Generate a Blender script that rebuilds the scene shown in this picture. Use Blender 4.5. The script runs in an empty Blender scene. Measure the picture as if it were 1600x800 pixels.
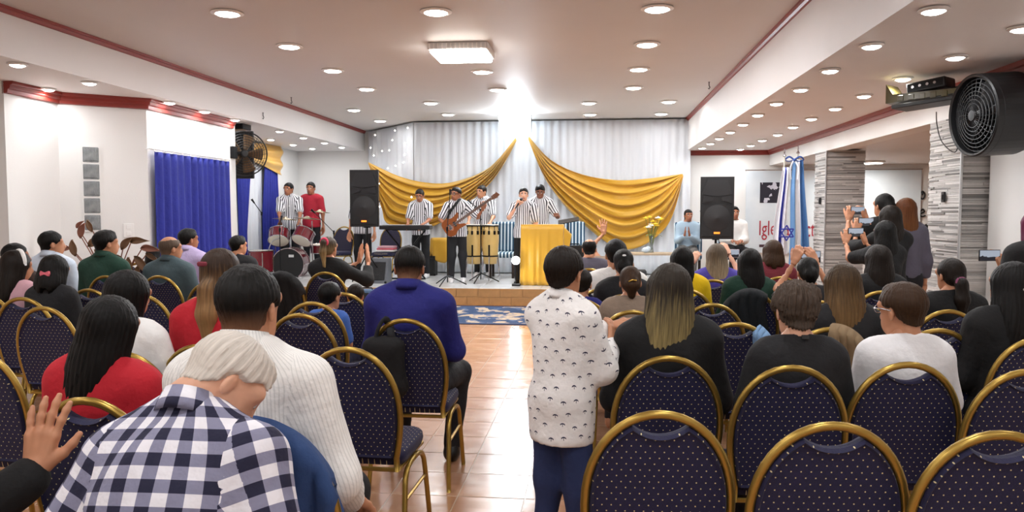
import bpy, math, random
import numpy as np
from mathutils import Vector, Matrix, Euler

scene = bpy.context.scene
COL = scene.collection
random.seed(5)
RNG = np.random.RandomState(11)
PI = math.pi

# ------------------------------------------------------------------ camera, world, exposure
CAMZ = 1.52
FPX = 1200.0
PITCH = math.atan(70 / FPX)
YAW = math.atan(130 / FPX * math.cos(PITCH))
cd = bpy.data.cameras.new('camera')
cam = bpy.data.objects.new('camera', cd)
COL.objects.link(cam)
cam.location = (0, 0, CAMZ)
cam.rotation_euler = (PI / 2 - PITCH, 0, YAW)
cd.sensor_width = 36
cd.lens = 36 * FPX / 1600
cd.clip_start = 0.05
cd.clip_end = 100
scene.camera = cam

world = bpy.data.worlds.new('world')
scene.world = world
world.use_nodes = True
world.node_tree.nodes['Background'].inputs[0].default_value = (0.8, 0.9, 1.0, 1)
world.node_tree.nodes['Background'].inputs[1].default_value = 0.05

scene.view_settings.view_transform = 'Standard'
scene.view_settings.look = 'None'
scene.view_settings.exposure = 0.88
scene.view_settings.gamma = 1.0
scene.view_settings.use_curve_mapping = False

W_MAIN, W_SIDE, W_STAGE, W_PANEL, W_OUTER = 7.5, 3.0, 28.0, 26.0, 16.0

_R = np.array([math.cos(YAW), math.sin(YAW), 0])
_F = np.array([-math.sin(YAW) * math.cos(PITCH), math.cos(YAW) * math.cos(PITCH), -math.sin(PITCH)])
_U = np.array([-math.sin(YAW) * math.sin(PITCH), math.cos(YAW) * math.sin(PITCH), math.cos(PITCH)])


def ray(px, py):
    return _F + _R * (px - 800) / FPX + _U * (400 - py) / FPX


def at(px, py, Y):
    """room point at depth Y behind a photo pixel"""
    r = ray(px, py)
    return Vector(r * (Y / r[1])) + Vector((0, 0, CAMZ))


def atz(px, py, z):
    r = ray(px, py)
    return Vector(r * ((z - CAMZ) / r[2])) + Vector((0, 0, CAMZ))


def atx(px, py, x):
    r = ray(px, py)
    return Vector(r * (x / r[0])) + Vector((0, 0, CAMZ))


# ------------------------------------------------------------------ node helpers and materials
MATS = {}


def lin(c):
    if isinstance(c, str):
        c = [int(c[i:i + 2], 16) / 255 for i in (0, 2, 4)]
    return tuple(x / 12.92 if x <= 0.04045 else ((x + 0.055) / 1.055) ** 2.4 for x in c[:3])


def new_mat(name):
    m = bpy.data.materials.new(name)
    m.use_nodes = True
    nt = m.node_tree
    return m, nt, nt.nodes['Principled BSDF']


def L(nt, a, b):
    nt.links.new(a, b)


def mth(nt, op, a, b=None, c=None):
    n = nt.nodes.new('ShaderNodeMath')
    n.operation = op
    for i, v in enumerate((a, b, c)):
        if v is None:
            continue
        if hasattr(v, 'is_linked') or hasattr(v, 'links'):
            nt.links.new(v, n.inputs[i])
        else:
            n.inputs[i].default_value = v
    return n.outputs[0]


def mixc(nt, f, a, b):
    n = nt.nodes.new('ShaderNodeMix')
    n.data_type = 'RGBA'
    for i, v in ((0, f), (6, a), (7, b)):
        if hasattr(v, 'links'):
            nt.links.new(v, n.inputs[i])
        elif i == 0:
            n.inputs[0].default_value = v
        else:
            n.inputs[i].default_value = (*v[:3], 1)
    return n.outputs[2]


def coords(nt, kind='Object'):
    n = nt.nodes.new('ShaderNodeTexCoord')
    return n.outputs[kind]


def sep(nt, v):
    n = nt.nodes.new('ShaderNodeSeparateXYZ')
    nt.links.new(v, n.inputs[0])
    return n.outputs


def comb(nt, x, y, z):
    n = nt.nodes.new('ShaderNodeCombineXYZ')
    for i, v in enumerate((x, y, z)):
        if hasattr(v, 'links'):
            nt.links.new(v, n.inputs[i])
        else:
            n.inputs[i].default_value = v
    return n.outputs[0]


def noise(nt, vec, scale, detail=2.0, rough=0.5):
    n = nt.nodes.new('ShaderNodeTexNoise')
    n.inputs['Scale'].default_value = scale
    n.inputs['Detail'].default_value = detail
    n.inputs['Roughness'].default_value = rough
    if vec is not None:
        nt.links.new(vec, n.inputs['Vector'])
    return n.outputs[0]


def bump(nt, bs, h, strength, dist):
    n = nt.nodes.new('ShaderNodeBump')
    n.inputs['Strength'].default_value = strength
    n.inputs['Distance'].default_value = dist
    nt.links.new(h, n.inputs['Height'])
    nt.links.new(n.outputs[0], bs.inputs['Normal'])


def M(name, col=None, rough=0.5, metal=0.0, emit=0, var=0.0, vs=8.0, bmp=0.0, bs_=60.0, coat=0.0, trans=0.0, spec=0.5, sheen=0.0, sss=0.0):
    if name in MATS:
        return MATS[name]
    m, nt, b = new_mat(name)
    c = lin(col)
    b.inputs['Base Color'].default_value = (*c, 1)
    b.inputs['Roughness'].default_value = rough
    b.inputs['Metallic'].default_value = metal
    b.inputs['Specular IOR Level'].default_value = spec
    if coat:
        b.inputs['Coat Weight'].default_value = coat
        b.inputs['Coat Roughness'].default_value = 0.1
    if trans:
        b.inputs['Transmission Weight'].default_value = trans
    if sheen:
        b.inputs['Sheen Weight'].default_value = sheen
        b.inputs['Sheen Roughness'].default_value = 0.5
    if emit:
        b.inputs['Emission Color'].default_value = (*c, 1)
        b.inputs['Emission Strength'].default_value = emit
        m.cycles.emission_sampling = 'NONE'
    if var:
        co = coords(nt)
        nz = noise(nt, co, vs, 3)
        d = tuple(max(0, x * (1 - var)) for x in c)
        e = tuple(min(1, x * (1 + var)) for x in c)
        L(nt, mixc(nt, nz, d, e), b.inputs['Base Color'])
    if bmp:
        nz = noise(nt, coords(nt), bs_, 3)
        bump(nt, b, nz, bmp, 0.01)
    MATS[name] = m
    return m


def wall_mat(name, col, rough=0.75):
    return M(name, col, rough, var=0.03, vs=1.5, bmp=0.08, bs_=90)


def chair_fabric():
    m, nt, b = new_mat('navy_dotted_fabric')
    o = sep(nt, coords(nt, 'UV'))
    u = mth(nt, 'DIVIDE', o[0], 0.027)
    v = mth(nt, 'DIVIDE', o[1], 0.0185)
    row = mth(nt, 'FLOOR', v)
    odd = mth(nt, 'MULTIPLY', mth(nt, 'MODULO', mth(nt, 'ABSOLUTE', row), 2.0), 0.5)
    fu = mth(nt, 'MULTIPLY', mth(nt, 'SUBTRACT', mth(nt, 'FRACT', mth(nt, 'ADD', u, odd)), 0.5), 0.027)
    fv = mth(nt, 'MULTIPLY', mth(nt, 'SUBTRACT', mth(nt, 'FRACT', v), 0.5), 0.0185)
    d = mth(nt, 'ADD', mth(nt, 'POWER', mth(nt, 'ABSOLUTE', fu), 2.0), mth(nt, 'POWER', mth(nt, 'ABSOLUTE', fv), 2.0))
    dot = mth(nt, 'LESS_THAN', d, 0.0021 ** 2)
    nz = noise(nt, coords(nt), 90, 3)
    base = mixc(nt, nz, lin('0c0c2c'), lin('151544'))
    L(nt, mixc(nt, dot, base, lin('d8c894')), b.inputs['Base Color'])
    b.inputs['Roughness'].default_value = 0.75
    b.inputs['Sheen Weight'].default_value = 0.05
    bump(nt, b, noise(nt, coords(nt), 320, 1), 0.25, 0.004)
    MATS['chair_fabric'] = m
    return m


def stripe_mat(name, a, bcol, period, duty, second=None, rough=0.8):
    m, nt, b = new_mat(name)
    o = sep(nt, coords(nt, 'UV'))
    f = mth(nt, 'FRACT', mth(nt, 'ADD', mth(nt, 'DIVIDE', o[0], period), 20.0))
    s = mth(nt, 'LESS_THAN', f, duty)
    c = mixc(nt, s, lin(a), lin(bcol))
    if second:
        f2 = mth(nt, 'LESS_THAN', mth(nt, 'ABSOLUTE', mth(nt, 'SUBTRACT', f, duty + (1 - duty) / 2)), 0.06)
        c = mixc(nt, f2, c, lin(second))
    L(nt, c, b.inputs['Base Color'])
    b.inputs['Roughness'].default_value = rough
    bump(nt, b, noise(nt, coords(nt), 25, 3), 0.35, 0.02)
    MATS[name] = m
    return m


def plaid_mat():
    m, nt, b = new_mat('navy_white_plaid')
    o = sep(nt, coords(nt, 'UV'))
    p = 0.056
    su = mth(nt, 'LESS_THAN', mth(nt, 'FRACT', mth(nt, 'ADD', mth(nt, 'DIVIDE', o[0], p), 20.0)), 0.5)
    sv = mth(nt, 'LESS_THAN', mth(nt, 'FRACT', mth(nt, 'ADD', mth(nt, 'DIVIDE', o[1], p), 20.0)), 0.5)
    both = mth(nt, 'MULTIPLY', su, sv)
    one = mth(nt, 'SUBTRACT', mth(nt, 'ADD', su, sv), mth(nt, 'MULTIPLY', both, 2.0))
    c = mixc(nt, one, lin('e6e4ea'), lin('84849c'))
    c = mixc(nt, both, c, lin('1a1a36'))
    L(nt, c, b.inputs['Base Color'])
    b.inputs['Roughness'].default_value = 0.85
    bump(nt, b, noise(nt, coords(nt), 22, 3), 0.4, 0.02)
    MATS['plaid'] = m
    return m


def palm_mat():
    """white cotton with scattered small navy palm trees"""
    m, nt, b = new_mat('white_palm_print')
    o = sep(nt, coords(nt, 'UV'))
    cu, cv = 0.052, 0.050
    v = mth(nt, 'ADD', mth(nt, 'DIVIDE', o[1], cv), 40.0)
    row = mth(nt, 'FLOOR', v)
    sh = mth(nt, 'FRACT', mth(nt, 'MULTIPLY', row, 0.381))
    u = mth(nt, 'ADD', mth(nt, 'ADD', mth(nt, 'DIVIDE', o[0], cu), 40.0), sh)
    colr = mth(nt, 'FLOOR', u)
    h = mth(nt, 'FRACT', mth(nt, 'ADD', mth(nt, 'MULTIPLY', colr, 0.618), mth(nt, 'MULTIPLY', row, 0.754)))
    h2 = mth(nt, 'FRACT', mth(nt, 'ADD', mth(nt, 'MULTIPLY', colr, 0.414), mth(nt, 'MULTIPLY', row, 0.232)))
    x = mth(nt, 'MULTIPLY', mth(nt, 'SUBTRACT', mth(nt, 'FRACT', u), mth(nt, 'ADD', 0.3, mth(nt, 'MULTIPLY', h, 0.4))), cu)
    y = mth(nt, 'MULTIPLY', mth(nt, 'SUBTRACT', mth(nt, 'FRACT', v), mth(nt, 'ADD', 0.3, mth(nt, 'MULTIPLY', h2, 0.4))), cv)
    x = mth(nt, 'MULTIPLY', x, 1.2)
    y = mth(nt, 'MULTIPLY', y, 1.2)
    ax = mth(nt, 'ABSOLUTE', x)
    # crown: a drooping arc, trunk: a short line below
    arc = mth(nt, 'ADD', y, mth(nt, 'MULTIPLY', mth(nt, 'POWER', ax, 2.0), 55.0))
    crown = mth(nt, 'MULTIPLY', mth(nt, 'LESS_THAN', mth(nt, 'ABSOLUTE', mth(nt, 'SUBTRACT', arc, 0.002)), 0.0032), mth(nt, 'LESS_THAN', ax, 0.0105))
    tr = mth(nt, 'MULTIPLY', mth(nt, 'LESS_THAN', ax, 0.0013), mth(nt, 'LESS_THAN', mth(nt, 'ABSOLUTE', mth(nt, 'ADD', y, 0.007)), 0.007))
    pat = mth(nt, 'MAXIMUM', crown, tr)
    L(nt, mixc(nt, pat, lin('f3f1ef'), lin('2b2c48')), b.inputs['Base Color'])
    b.inputs['Roughness'].default_value = 0.85
    bump(nt, b, noise(nt, coords(nt), 20, 3), 0.5, 0.02)
    MATS['palm'] = m
    return m


def cloth(name, col, rough=0.85, var=0.12):
    if name in MATS:
        return MATS[name]
    m, nt, b = new_mat(name)
    c = lin(col)
    nz = noise(nt, coords(nt), 9, 4)
    L(nt, mixc(nt, nz, tuple(x * (1 - var) for x in c), tuple(min(1, x * (1 + var)) for x in c)), b.inputs['Base Color'])
    b.inputs['Roughness'].default_value = rough
    bump(nt, b, noise(nt, coords(nt), 18, 4), 0.4, 0.02)
    MATS[name] = m
    return m


def hair_mat(name, root, tip=None, lo=-0.25, hi=0.02, fade=None, rough=0.5):
    """streaked strands along the length (UV: around the head, height); tip colour towards the ends"""
    if name in MATS:
        return MATS[name]
    m, nt, b = new_mat(name)
    o = sep(nt, coords(nt, 'UV'))
    st = noise(nt, comb(nt, mth(nt, 'MULTIPLY', o[0], 150.0), mth(nt, 'MULTIPLY', o[1], 7.0), 0.0), 1.0, 3)
    c0 = lin(root)
    dk = tuple(x * 0.55 for x in c0)
    lt = tuple(min(1, x * 1.45 + 0.001) for x in c0)
    c = mixc(nt, st, dk, lt)
    if tip:
        t0 = lin(tip)
        ct = mixc(nt, st, tuple(x * 0.6 for x in t0), tuple(min(1, x * 1.4) for x in t0))
        g = mth(nt, 'ADD', mth(nt, 'DIVIDE', mth(nt, 'SUBTRACT', hi, o[1]), hi - lo), mth(nt, 'MULTIPLY', mth(nt, 'SUBTRACT', st, 0.5), 1.1))
        n = nt.nodes.new('ShaderNodeClamp')
        L(nt, g, n.inputs[0])
        c = mixc(nt, n.outputs[0], c, ct)
    if fade:
        g = mth(nt, 'DIVIDE', mth(nt, 'SUBTRACT', 0.0, o[1]), 0.085)
        n = nt.nodes.new('ShaderNodeClamp')
        L(nt, g, n.inputs[0])
        c = mixc(nt, mth(nt, 'MULTIPLY', n.outputs[0], 0.8), c, lin(fade))
    L(nt, c, b.inputs['Base Color'])
    b.inputs['Roughness'].default_value = rough
    b.inputs['Specular IOR Level'].default_value = 0.2
    bump(nt, b, st, 0.5, 0.006)
    MATS[name] = m
    return m


def skin(name, col):
    if name in MATS:
        return MATS[name]
    m, nt, b = new_mat(name)
    c = lin(col)
    nz = noise(nt, coords(nt), 30, 3)
    L(nt, mixc(nt, nz, tuple(x * .88 for x in c), tuple(min(1, x * 1.1) for x in c)), b.inputs['Base Color'])
    b.inputs['Roughness'].default_value = 0.5
    b.inputs['Subsurface Weight'].default_value = 0.08
    b.inputs['Subsurface Radius'].default_value = (0.02, 0.008, 0.004)
    MATS[name] = m
    return m


# ------------------------------------------------------------------ mesh builder
class MB:
    def __init__(s):
        s.v, s.f, s.m, s.uv = [], [], [], {}

    def add(s, V, F, mi=0):
        o = len(s.v)
        s.v.extend([tuple(map(float, p)) for p in V])
        for f in F:
            s.f.append(tuple(i + o for i in f))
            s.m.append(mi)
        return s

    def box(s, c, d, rz=0, mi=0, R=None, ch=0.0):
        """box with centre c and size d, chamfered by ch"""
        x, y, z = [k / 2 for k in d]
        ch = min(ch, x * .9, y * .9, z * .9)
        if ch <= 0:
            V = [(sx * x, sy * y, sz * z) for sx in (-1, 1) for sy in (-1, 1) for sz in (-1, 1)]
            F = [(0, 1, 3, 2), (4, 6, 7, 5), (0, 4, 5, 1), (2, 3, 7, 6), (0, 2, 6, 4), (1, 5, 7, 3)]
        else:
            V, ix = [], {}
            for a, sx in enumerate((-1, 1)):
                for b, sy in enumerate((-1, 1)):
                    for e, sz in enumerate((-1, 1)):
                        for k in range(3):
                            ix[(a, b, e, k)] = len(V)
                            p = [sx * x, sy * y, sz * z]
                            for j, sg in ((0, sx), (1, sy), (2, sz)):
                                if j != k:
                                    p[j] -= sg * ch
                            V.append(p)
            q = lambda *l: [ix[t] for t in l]
            F = []
            for k in range(3):
                i, j = [(1, 2), (2, 0), (0, 1)][k]
                for sg in (0, 1):
                    def key(p, r):
                        t = [0, 0, 0]
                        t[k] = sg; t[i] = p; t[j] = r
                        return (*t, k)
                    f = q(key(0, 0), key(1, 0), key(1, 1), key(0, 1))
                    F.append(f if sg else f[::-1])
            for k in range(3):       # edges along axis k
                i, j = [(1, 2), (2, 0), (0, 1)][k]
                for p in (0, 1):
                    for r in (0, 1):
                        def key(w, kk):
                            t = [0, 0, 0]
                            t[k] = w; t[i] = p; t[j] = r
                            return (*t, kk)
                        f = q(key(0, i), key(1, i), key(1, j), key(0, j))
                        F.append(f if (p + r) % 2 else f[::-1])
            for a in (0, 1):
                for b in (0, 1):
                    for e in (0, 1):
                        f = q((a, b, e, 0), (a, b, e, 1), (a, b, e, 2))
                        F.append(f if (a + b + e) % 2 else f[::-1])
        V = [Vector(p) for p in V]
        if R is None and rz:
            R = Matrix.Rotation(rz, 3, 'Z')
        if R is not None:
            V = [R @ p for p in V]
        c = Vector(c)
        return s.add([p + c for p in V], F, mi)

    def tube(s, pts, r, n=8, closed=False, mi=0, caps=True, flat=1.0):
        pts = [Vector(p) for p in pts]
        N = len(pts)
        rs = r if isinstance(r, (list, tuple)) else [r] * N
        V, F = [], []
        up = None
        for i, p in enumerate(pts):
            if closed:
                t = pts[(i + 1) % N] - pts[i - 1]
            else:
                t = pts[min(i + 1, N - 1)] - pts[max(i - 1, 0)]
            t = t.normalized() if t.length > 1e-9 else Vector((0, 0, 1))
            if up is None:
                a = Vector((0, 0, 1)) if abs(t.z) < .9 else Vector((1, 0, 0))
                up = (a - t * a.dot(t)).normalized()
            else:
                up = (up - t * up.dot(t))
                up = up.normalized() if up.length > 1e-6 else Vector((1, 0, 0))
            sd = t.cross(up)
            for k in range(n):
                a = 2 * PI * k / n
                V.append(p + (up * math.cos(a) + sd * math.sin(a) * flat) * rs[i])
        for i in range(N if closed else N - 1):
            j = (i + 1) % N
            for k in range(n):
                k2 = (k + 1) % n
                F.append((i * n + k, j * n + k, j * n + k2, i * n + k2)[::-1])
        if caps and not closed:
            F.append(tuple(range(n)))
            F.append(tuple((N - 1) * n + k for k in range(n))[::-1])
        return s.add(V, F, mi)

    def cyl(s, a, b, r, r2=None, n=16, mi=0):
        return s.tube([a, b], [r, r if r2 is None else r2], n, mi=mi)

    def lathe(s, prof, c=(0, 0, 0), n=24, R=None, mi=0, caps=True):
        """profile [(r, z)] around z"""
        V, F = [], []
        for r, z in prof:
            for k in range(n):
                a = 2 * PI * k / n
                V.append(Vector((r * math.cos(a), r * math.sin(a), z)))
        for i in range(len(prof) - 1):
            for k in range(n):
                k2 = (k + 1) % n
                F.append((i * n + k, i * n + k2, (i + 1) * n + k2, (i + 1) * n + k))
        if caps and prof[0][0] > 1e-6:
            F.append(tuple(range(n))[::-1])
        if caps and prof[-1][0] > 1e-6:
            F.append(tuple((len(prof) - 1) * n + k for k in range(n)))
        if R is not None:
            V = [R @ p for p in V]
        c = Vector(c)
        return s.add([p + c for p in V], F, mi)

    def sph(s, c, r, n=12, mi=0, R=None):
        r = (r, r, r) if isinstance(r, (int, float)) else r
        V, F = [], []
        m = max(4, n // 2)
        for i in range(m + 1):
            t = PI * i / m
            for k in range(n):
                a = 2 * PI * k / n
                p = Vector((r[0] * math.sin(t) * math.cos(a), r[1] * math.sin(t) * math.sin(a), -r[2] * math.cos(t)))
                V.append((R @ p if R is not None else p) + Vector(c))
        for i in range(m):
            for k in range(n):
                k2 = (k + 1) % n
                F.append((i * n + k, i * n + k2, (i + 1) * n + k2, (i + 1) * n + k))
        return s.add(V, F, mi)

    def prism(s, poly, y0, y1, mi=0, axes=(0, 2, 1)):
        """extrude a 2-D outline [(a, b)] between y0 and y1; axes say where a, b and the depth go"""
        n = len(poly)
        V = []
        for y in (y0, y1):
            for a, b in poly:
                p = [0, 0, 0]
                p[axes[0]] = a; p[axes[1]] = b; p[axes[2]] = y
                V.append(p)
        F = [tuple(range(n)), tuple(range(n, 2 * n))[::-1]]
        for i in range(n):
            j = (i + 1) % n
            F.append((i, n + i, n + j, j))
        return s.add(V, F, mi)

    def grid(s, fn, nu, nv, mi=0, uv=None):
        V = [fn(i / nu, j / nv) for i in range(nu + 1) for j in range(nv + 1)]
        o = len(s.f)
        F = []
        for i in range(nu):
            for j in range(nv):
                a = i * (nv + 1) + j
                F.append((a, a + nv + 1, a + nv + 2, a + 1))
                if uv:
                    s.uv[o + len(F) - 1] = [uv(i / nu, j / nv), uv((i + 1) / nu, j / nv), uv((i + 1) / nu, (j + 1) / nv), uv(i / nu, (j + 1) / nv)]
        return s.add(V, F, mi)

    def build(s, name, mat, parent=None, smooth=False, solid=0.0, loc=None):
        me = bpy.data.meshes.new(name)
        me.from_pydata(s.v, [], s.f)
        mats = mat if isinstance(mat, (list, tuple)) else [mat]
        for k in mats:
            me.materials.append(k)
        if len(mats) > 1:
            me.polygons.foreach_set('material_index', s.m)
        if smooth:
            me.polygons.foreach_set('use_smooth', [True] * len(s.f))
        if s.uv:
            ul = me.uv_layers.new(name='UVMap')
            for p in me.polygons:
                q = s.uv.get(p.index)
                if q:
                    for k, li in enumerate(p.loop_indices):
                        ul.data[li].uv = q[k]
        me.update()
        o = bpy.data.objects.new(name, me)
        COL.objects.link(o)
        if parent is not None:
            o.parent = parent
        if loc is not None:
            o.location = loc
        if solid:
            md = o.modifiers.new('thickness', 'SOLIDIFY')
            md.thickness = solid
            md.offset = 0
        return o


def tag(o, label, cat, group=None):
    o['label'] = label
    o['category'] = cat
    if group:
        o['group'] = group
    return o


def thing(name, label, cat, loc=(0, 0, 0), rz=0, group=None):
    o = bpy.data.objects.new(name, None)
    o.empty_display_size = 0.1
    COL.objects.link(o)
    o.location = loc
    o.rotation_euler = (0, 0, rz)
    return tag(o, label, cat, group)


def struct(o, label=None):
    o['kind'] = 'structure'
    if label:
        o['label'] = label
    return o


def copy_tree(o, parent=None):
    c = o.copy()
    COL.objects.link(c)
    c.parent = parent
    for ch in list(o.children):
        copy_tree(ch, c)
    return c


def bez(pts, n=24):
    """smooth curve through points (Catmull-Rom)"""
    P = [Vector(p) for p in pts]
    out = []
    m = len(P) - 1
    for i in range(n + 1):
        t = i / n * m
        k = min(int(t), m - 1)
        u = t - k
        p0, p1, p2, p3 = P[max(k - 1, 0)], P[k], P[k + 1], P[min(k + 2, m)]
        out.append(0.5 * ((2 * p1) + (p2 - p0) * u + (2 * p0 - 5 * p1 + 4 * p2 - p3) * u * u + (3 * p1 - p0 - 3 * p2 + p3) * u ** 3))
    return out


ORD = ['first', 'second', 'third', 'fourth', 'fifth', 'sixth', 'seventh', 'eighth', 'ninth', 'tenth', 'eleventh', 'twelfth', 'thirteenth']

# ------------------------------------------------------------------ the room
ZC, ZL, ZR = 3.32, 2.88, 2.70
XL, XR, XB = -5.18, 1.77, 3.35
DB = 15.4           # back wall
SZ, SY = 0.28, 12.2  # stage height and front
M_CEIL = wall_mat('ceiling_paint', 'd3cfcc', 0.55)
M_WALL = wall_mat('white_wall_paint', 'e6e6e4', 0.6)
M_SOFF = wall_mat('white_soffit_paint', 'e9e7e6', 0.6)
M_TRIM = M('red_wood_trim', '8c2f26', 0.4, var=0.12, vs=6)
M_BLACK = M('black_plastic', '121214', 0.45, var=0.1)
M_BLACKM = M('black_metal', '141416', 0.35, 0.6, var=0.1)
M_CHROME = M('chrome', 'c8c8cc', 0.15, 1.0, var=0.03)
M_GOLD = M('brushed_gold_tube', 'ab8d45', 0.32, 0.8, var=0.1, vs=14)
M_WHITEP = M('white_plastic', 'ececea', 0.35, var=0.02)


def wbox(name, x0, x1, y0, y1, z0, z1, mat, label=None):
    o = MB().box(((x0 + x1) / 2, (y0 + y1) / 2, (z0 + z1) / 2), (x1 - x0, y1 - y0, z1 - z0)).build(name, mat)
    return struct(o, label)


def wseg(name, a, b, z0, z1, mat, t=0.12):
    """wall between two plan points, its thickness on the left of a->b"""
    a, b = Vector((*a, 0)), Vector((*b, 0))
    d = (b - a).normalized()
    n = Vector((-d.y, d.x, 0)) * t
    poly = [a, b, b + n, a + n]
    V = [(p.x, p.y, z) for z in (z0, z1) for p in poly]
    F = [(3, 2, 1, 0), (4, 5, 6, 7), (0, 1, 5, 4), (1, 2, 6, 5), (2, 3, 7, 6), (3, 0, 4, 7)]
    return struct(MB().add(V, F).build(name, mat))


# floor: slab in tile pattern, with the tiles of the open aisle as pieces
def floor_mat():
    m, nt, b = new_mat('orange_ceramic_tile')
    g = nt.nodes.new('ShaderNodeNewGeometry')
    pos = g.outputs['Position']
    br = nt.nodes.new('ShaderNodeTexBrick')
    br.offset = 0.0
    br.inputs['Scale'].default_value = 1.0
    br.inputs['Mortar Size'].default_value = 0.004
    br.inputs['Brick Width'].default_value = 0.36
    br.inputs['Row Height'].default_value = 0.36
    br.inputs['Color1'].default_value = (*lin('ba8d70'), 1)
    br.inputs['Color2'].default_value = (*lin('ab7d5e'), 1)
    br.inputs['Mortar'].default_value = (*lin('c9b29a'), 1)
    L(nt, pos, br.inputs['Vector'])
    br2 = nt.nodes.new('ShaderNodeTexBrick')
    br2.inputs['Scale'].default_value = 1.0
    br2.inputs['Mortar Size'].default_value = 0.0
    br2.inputs['Brick Width'].default_value = 0.10
    br2.inputs['Row Height'].default_value = 0.05
    br2.inputs['Color1'].default_value = (0, 0, 0, 1)
    br2.inputs['Color2'].default_value = (1, 1, 1, 1)
    L(nt, pos, br2.inputs['Vector'])
    c = mixc(nt, mth(nt, 'MULTIPLY', br2.outputs[0], 0.16), br.outputs[0], lin('dcae84'))  # small paler blocks: light reflections on the tiles, painted into the colour
    nz = noise(nt, pos, 5, 4)
    c = mixc(nt, mth(nt, 'MULTIPLY', nz, 0.35), c, lin('a06c48'))
    L(nt, c, b.inputs['Base Color'])
    r = mth(nt, 'ADD', 0.16, mth(nt, 'MULTIPLY', br2.outputs[0], 0.10))
    L(nt, r, b.inputs['Roughness'])
    b.inputs['Specular IOR Level'].default_value = 0.5
    b.inputs['Coat Weight'].default_value = 0.08
    b.inputs['Coat Roughness'].default_value = 0.12
    bump(nt, b, noise(nt, pos, 14, 2), 0.06, 0.01)
    return m


M_FLOOR = floor_mat()
M_GROUT = M('tile_grout', 'c4ae98', 0.8, var=0.1)
floor = wbox('floor', -7.4, 8.6, -2.6, 17.2, -0.2, 0.0, M_FLOOR, 'orange ceramic tile floor of the hall')
tile_mesh = None
for i in range(-9, 4):
    for j in range(7, 27):
        x, y = i * 0.36 + 0.18, j * 0.36 + 0.18
        if tile_mesh is None:
            t = MB().box((0, 0, 0), (0.355, 0.355, 0.012), ch=0.002).build('floor_tile', M_FLOOR, floor)
            tile_mesh = t.data
        else:
            t = bpy.data.objects.new('floor_tile', tile_mesh)
            COL.objects.link(t)
            t.parent = floor
        t.location = (x, y, -0.0035)

struct(MB().box(((XL + XR) / 2, 6.9, ZC + .05), (XR - XL + .3, 20, .1)).build('ceiling', M_CEIL), 'pale ceiling over the middle of the hall')
struct(MB().box(((XL - 7.3) / 2, 7.2, (ZL + ZC + .1) / 2), (7.3 + XL, 19.8, ZC + .1 - ZL)).build('ceiling_left', [M_SOFF]), 'lowered ceiling strip along the left wall')
struct(MB().box(((XR + XB + .25) / 2, 6.6, (ZR + ZC + .1) / 2), (XB + .25 - XR, 18.4, ZC + .1 - ZR)).build('ceiling_right', [M_SOFF]), 'lowered ceiling strip along the right side')
wbox('beam_right', XB, XB + .25, -2.6, DB, 2.40, 2.70, M_WALL, 'white beam carried by the stone pillars')
wbox('ceiling_outer', XB + .25, 8.5, -2.6, DB, 2.42, 2.55, M_CEIL, 'ceiling of the side room behind the pillars')
wbox('wall_right_outer', 8.5, 8.62, -2.6, DB, 0, 2.6, M_WALL)
wbox('wall_right', XB + .22, XB + .36, -2.6, 7.45, 0, 2.42, M_WALL, 'white wall on the right beside the near pillar')
wbox('wall_rear', -7.3, 8.6, -2.6, -2.48, 0, 3.4, M_WALL)
wseg('wall_left', (-7.2, -2.5), (-7.2, 7.5), 0, ZL, M_WALL)
wseg('wall_left_return', (-7.2, 7.5), (-6.16, 7.5), 0, ZL, M_WALL)
wseg('wall_left_recess', (-6.16, 7.5), (-6.17, 8.32), 0, ZL, M_WALL)
wseg('wall_left_oblique', (-6.17, 8.32), (-5.44, 8.9), 0, ZL, M_WALL)
wseg('wall_left_window', (-5.44, 8.9), (-5.44, 11.1), 0, ZL, M_WALL, 0.2)
wseg('wall_left_corner', (-5.44, 11.1), (-6.75, 11.1), 0, ZL, M_WALL, -0.12)
wseg('wall_left_alcove', (-6.75, 11.1), (-6.75, 17.0), 0, ZL, M_WALL)
wseg('wall_back_alcove', (-6.75, 17.0), (-4.9, 17.0), 0, ZC, M_WALL)
wseg('wall_back_oblique', (-4.9, 17.0), (-3.7, DB), 0, ZC, M_WALL)
wseg('wall_back', (-3.7, DB), (8.6, DB), 0, ZC, M_WALL)

# stage
M_STONE = M('pale_stage_tile', 'cfd0cf', 0.18, var=0.08, vs=3, spec=0.6)
stage = wbox('floor_stage', -6.75, 2.45, SY + .015, DB - .001, 0, SZ - .012, M('stage_core', 'a8835c', 0.7, var=.1), 'raised stage with pale glossy tiles on top')
ft = None
for i in range(18):
    for j in range(6):
        x, y = -6.5 + i * 0.49, SY + .27 + j * 0.52
        if ft is None:
            ft = MB().box((0, 0, 0), (0.486, 0.516, 0.012), ch=.002).build('stage_tile', M_STONE, stage)
            me = ft.data
            o = ft
        else:
            o = bpy.data.objects.new('stage_tile', me)
            COL.objects.link(o)
            o.parent = stage
        o.location = (x, y, SZ - 0.006)
M_RISER = M('tan_riser_tile', 'ad8253', 0.3, var=0.25, vs=12)
ft = None
for j in range(2):
    for i in range(25):
        x = -6.55 + (i + 0.5 * (j % 2)) * 0.36
        if x > 2.35:
            continue
        if ft is None:
            ft = MB().box((0, 0, 0), (0.355, 0.016, 0.133), ch=.002).build('riser_tile', M_RISER, stage)
            me = ft.data
            o = ft
        else:
            o = bpy.data.objects.new('riser_tile', me)
            COL.objects.link(o)
            o.parent = stage
        o.location = (x, SY + .008, 0.069 + j * 0.137)

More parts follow.
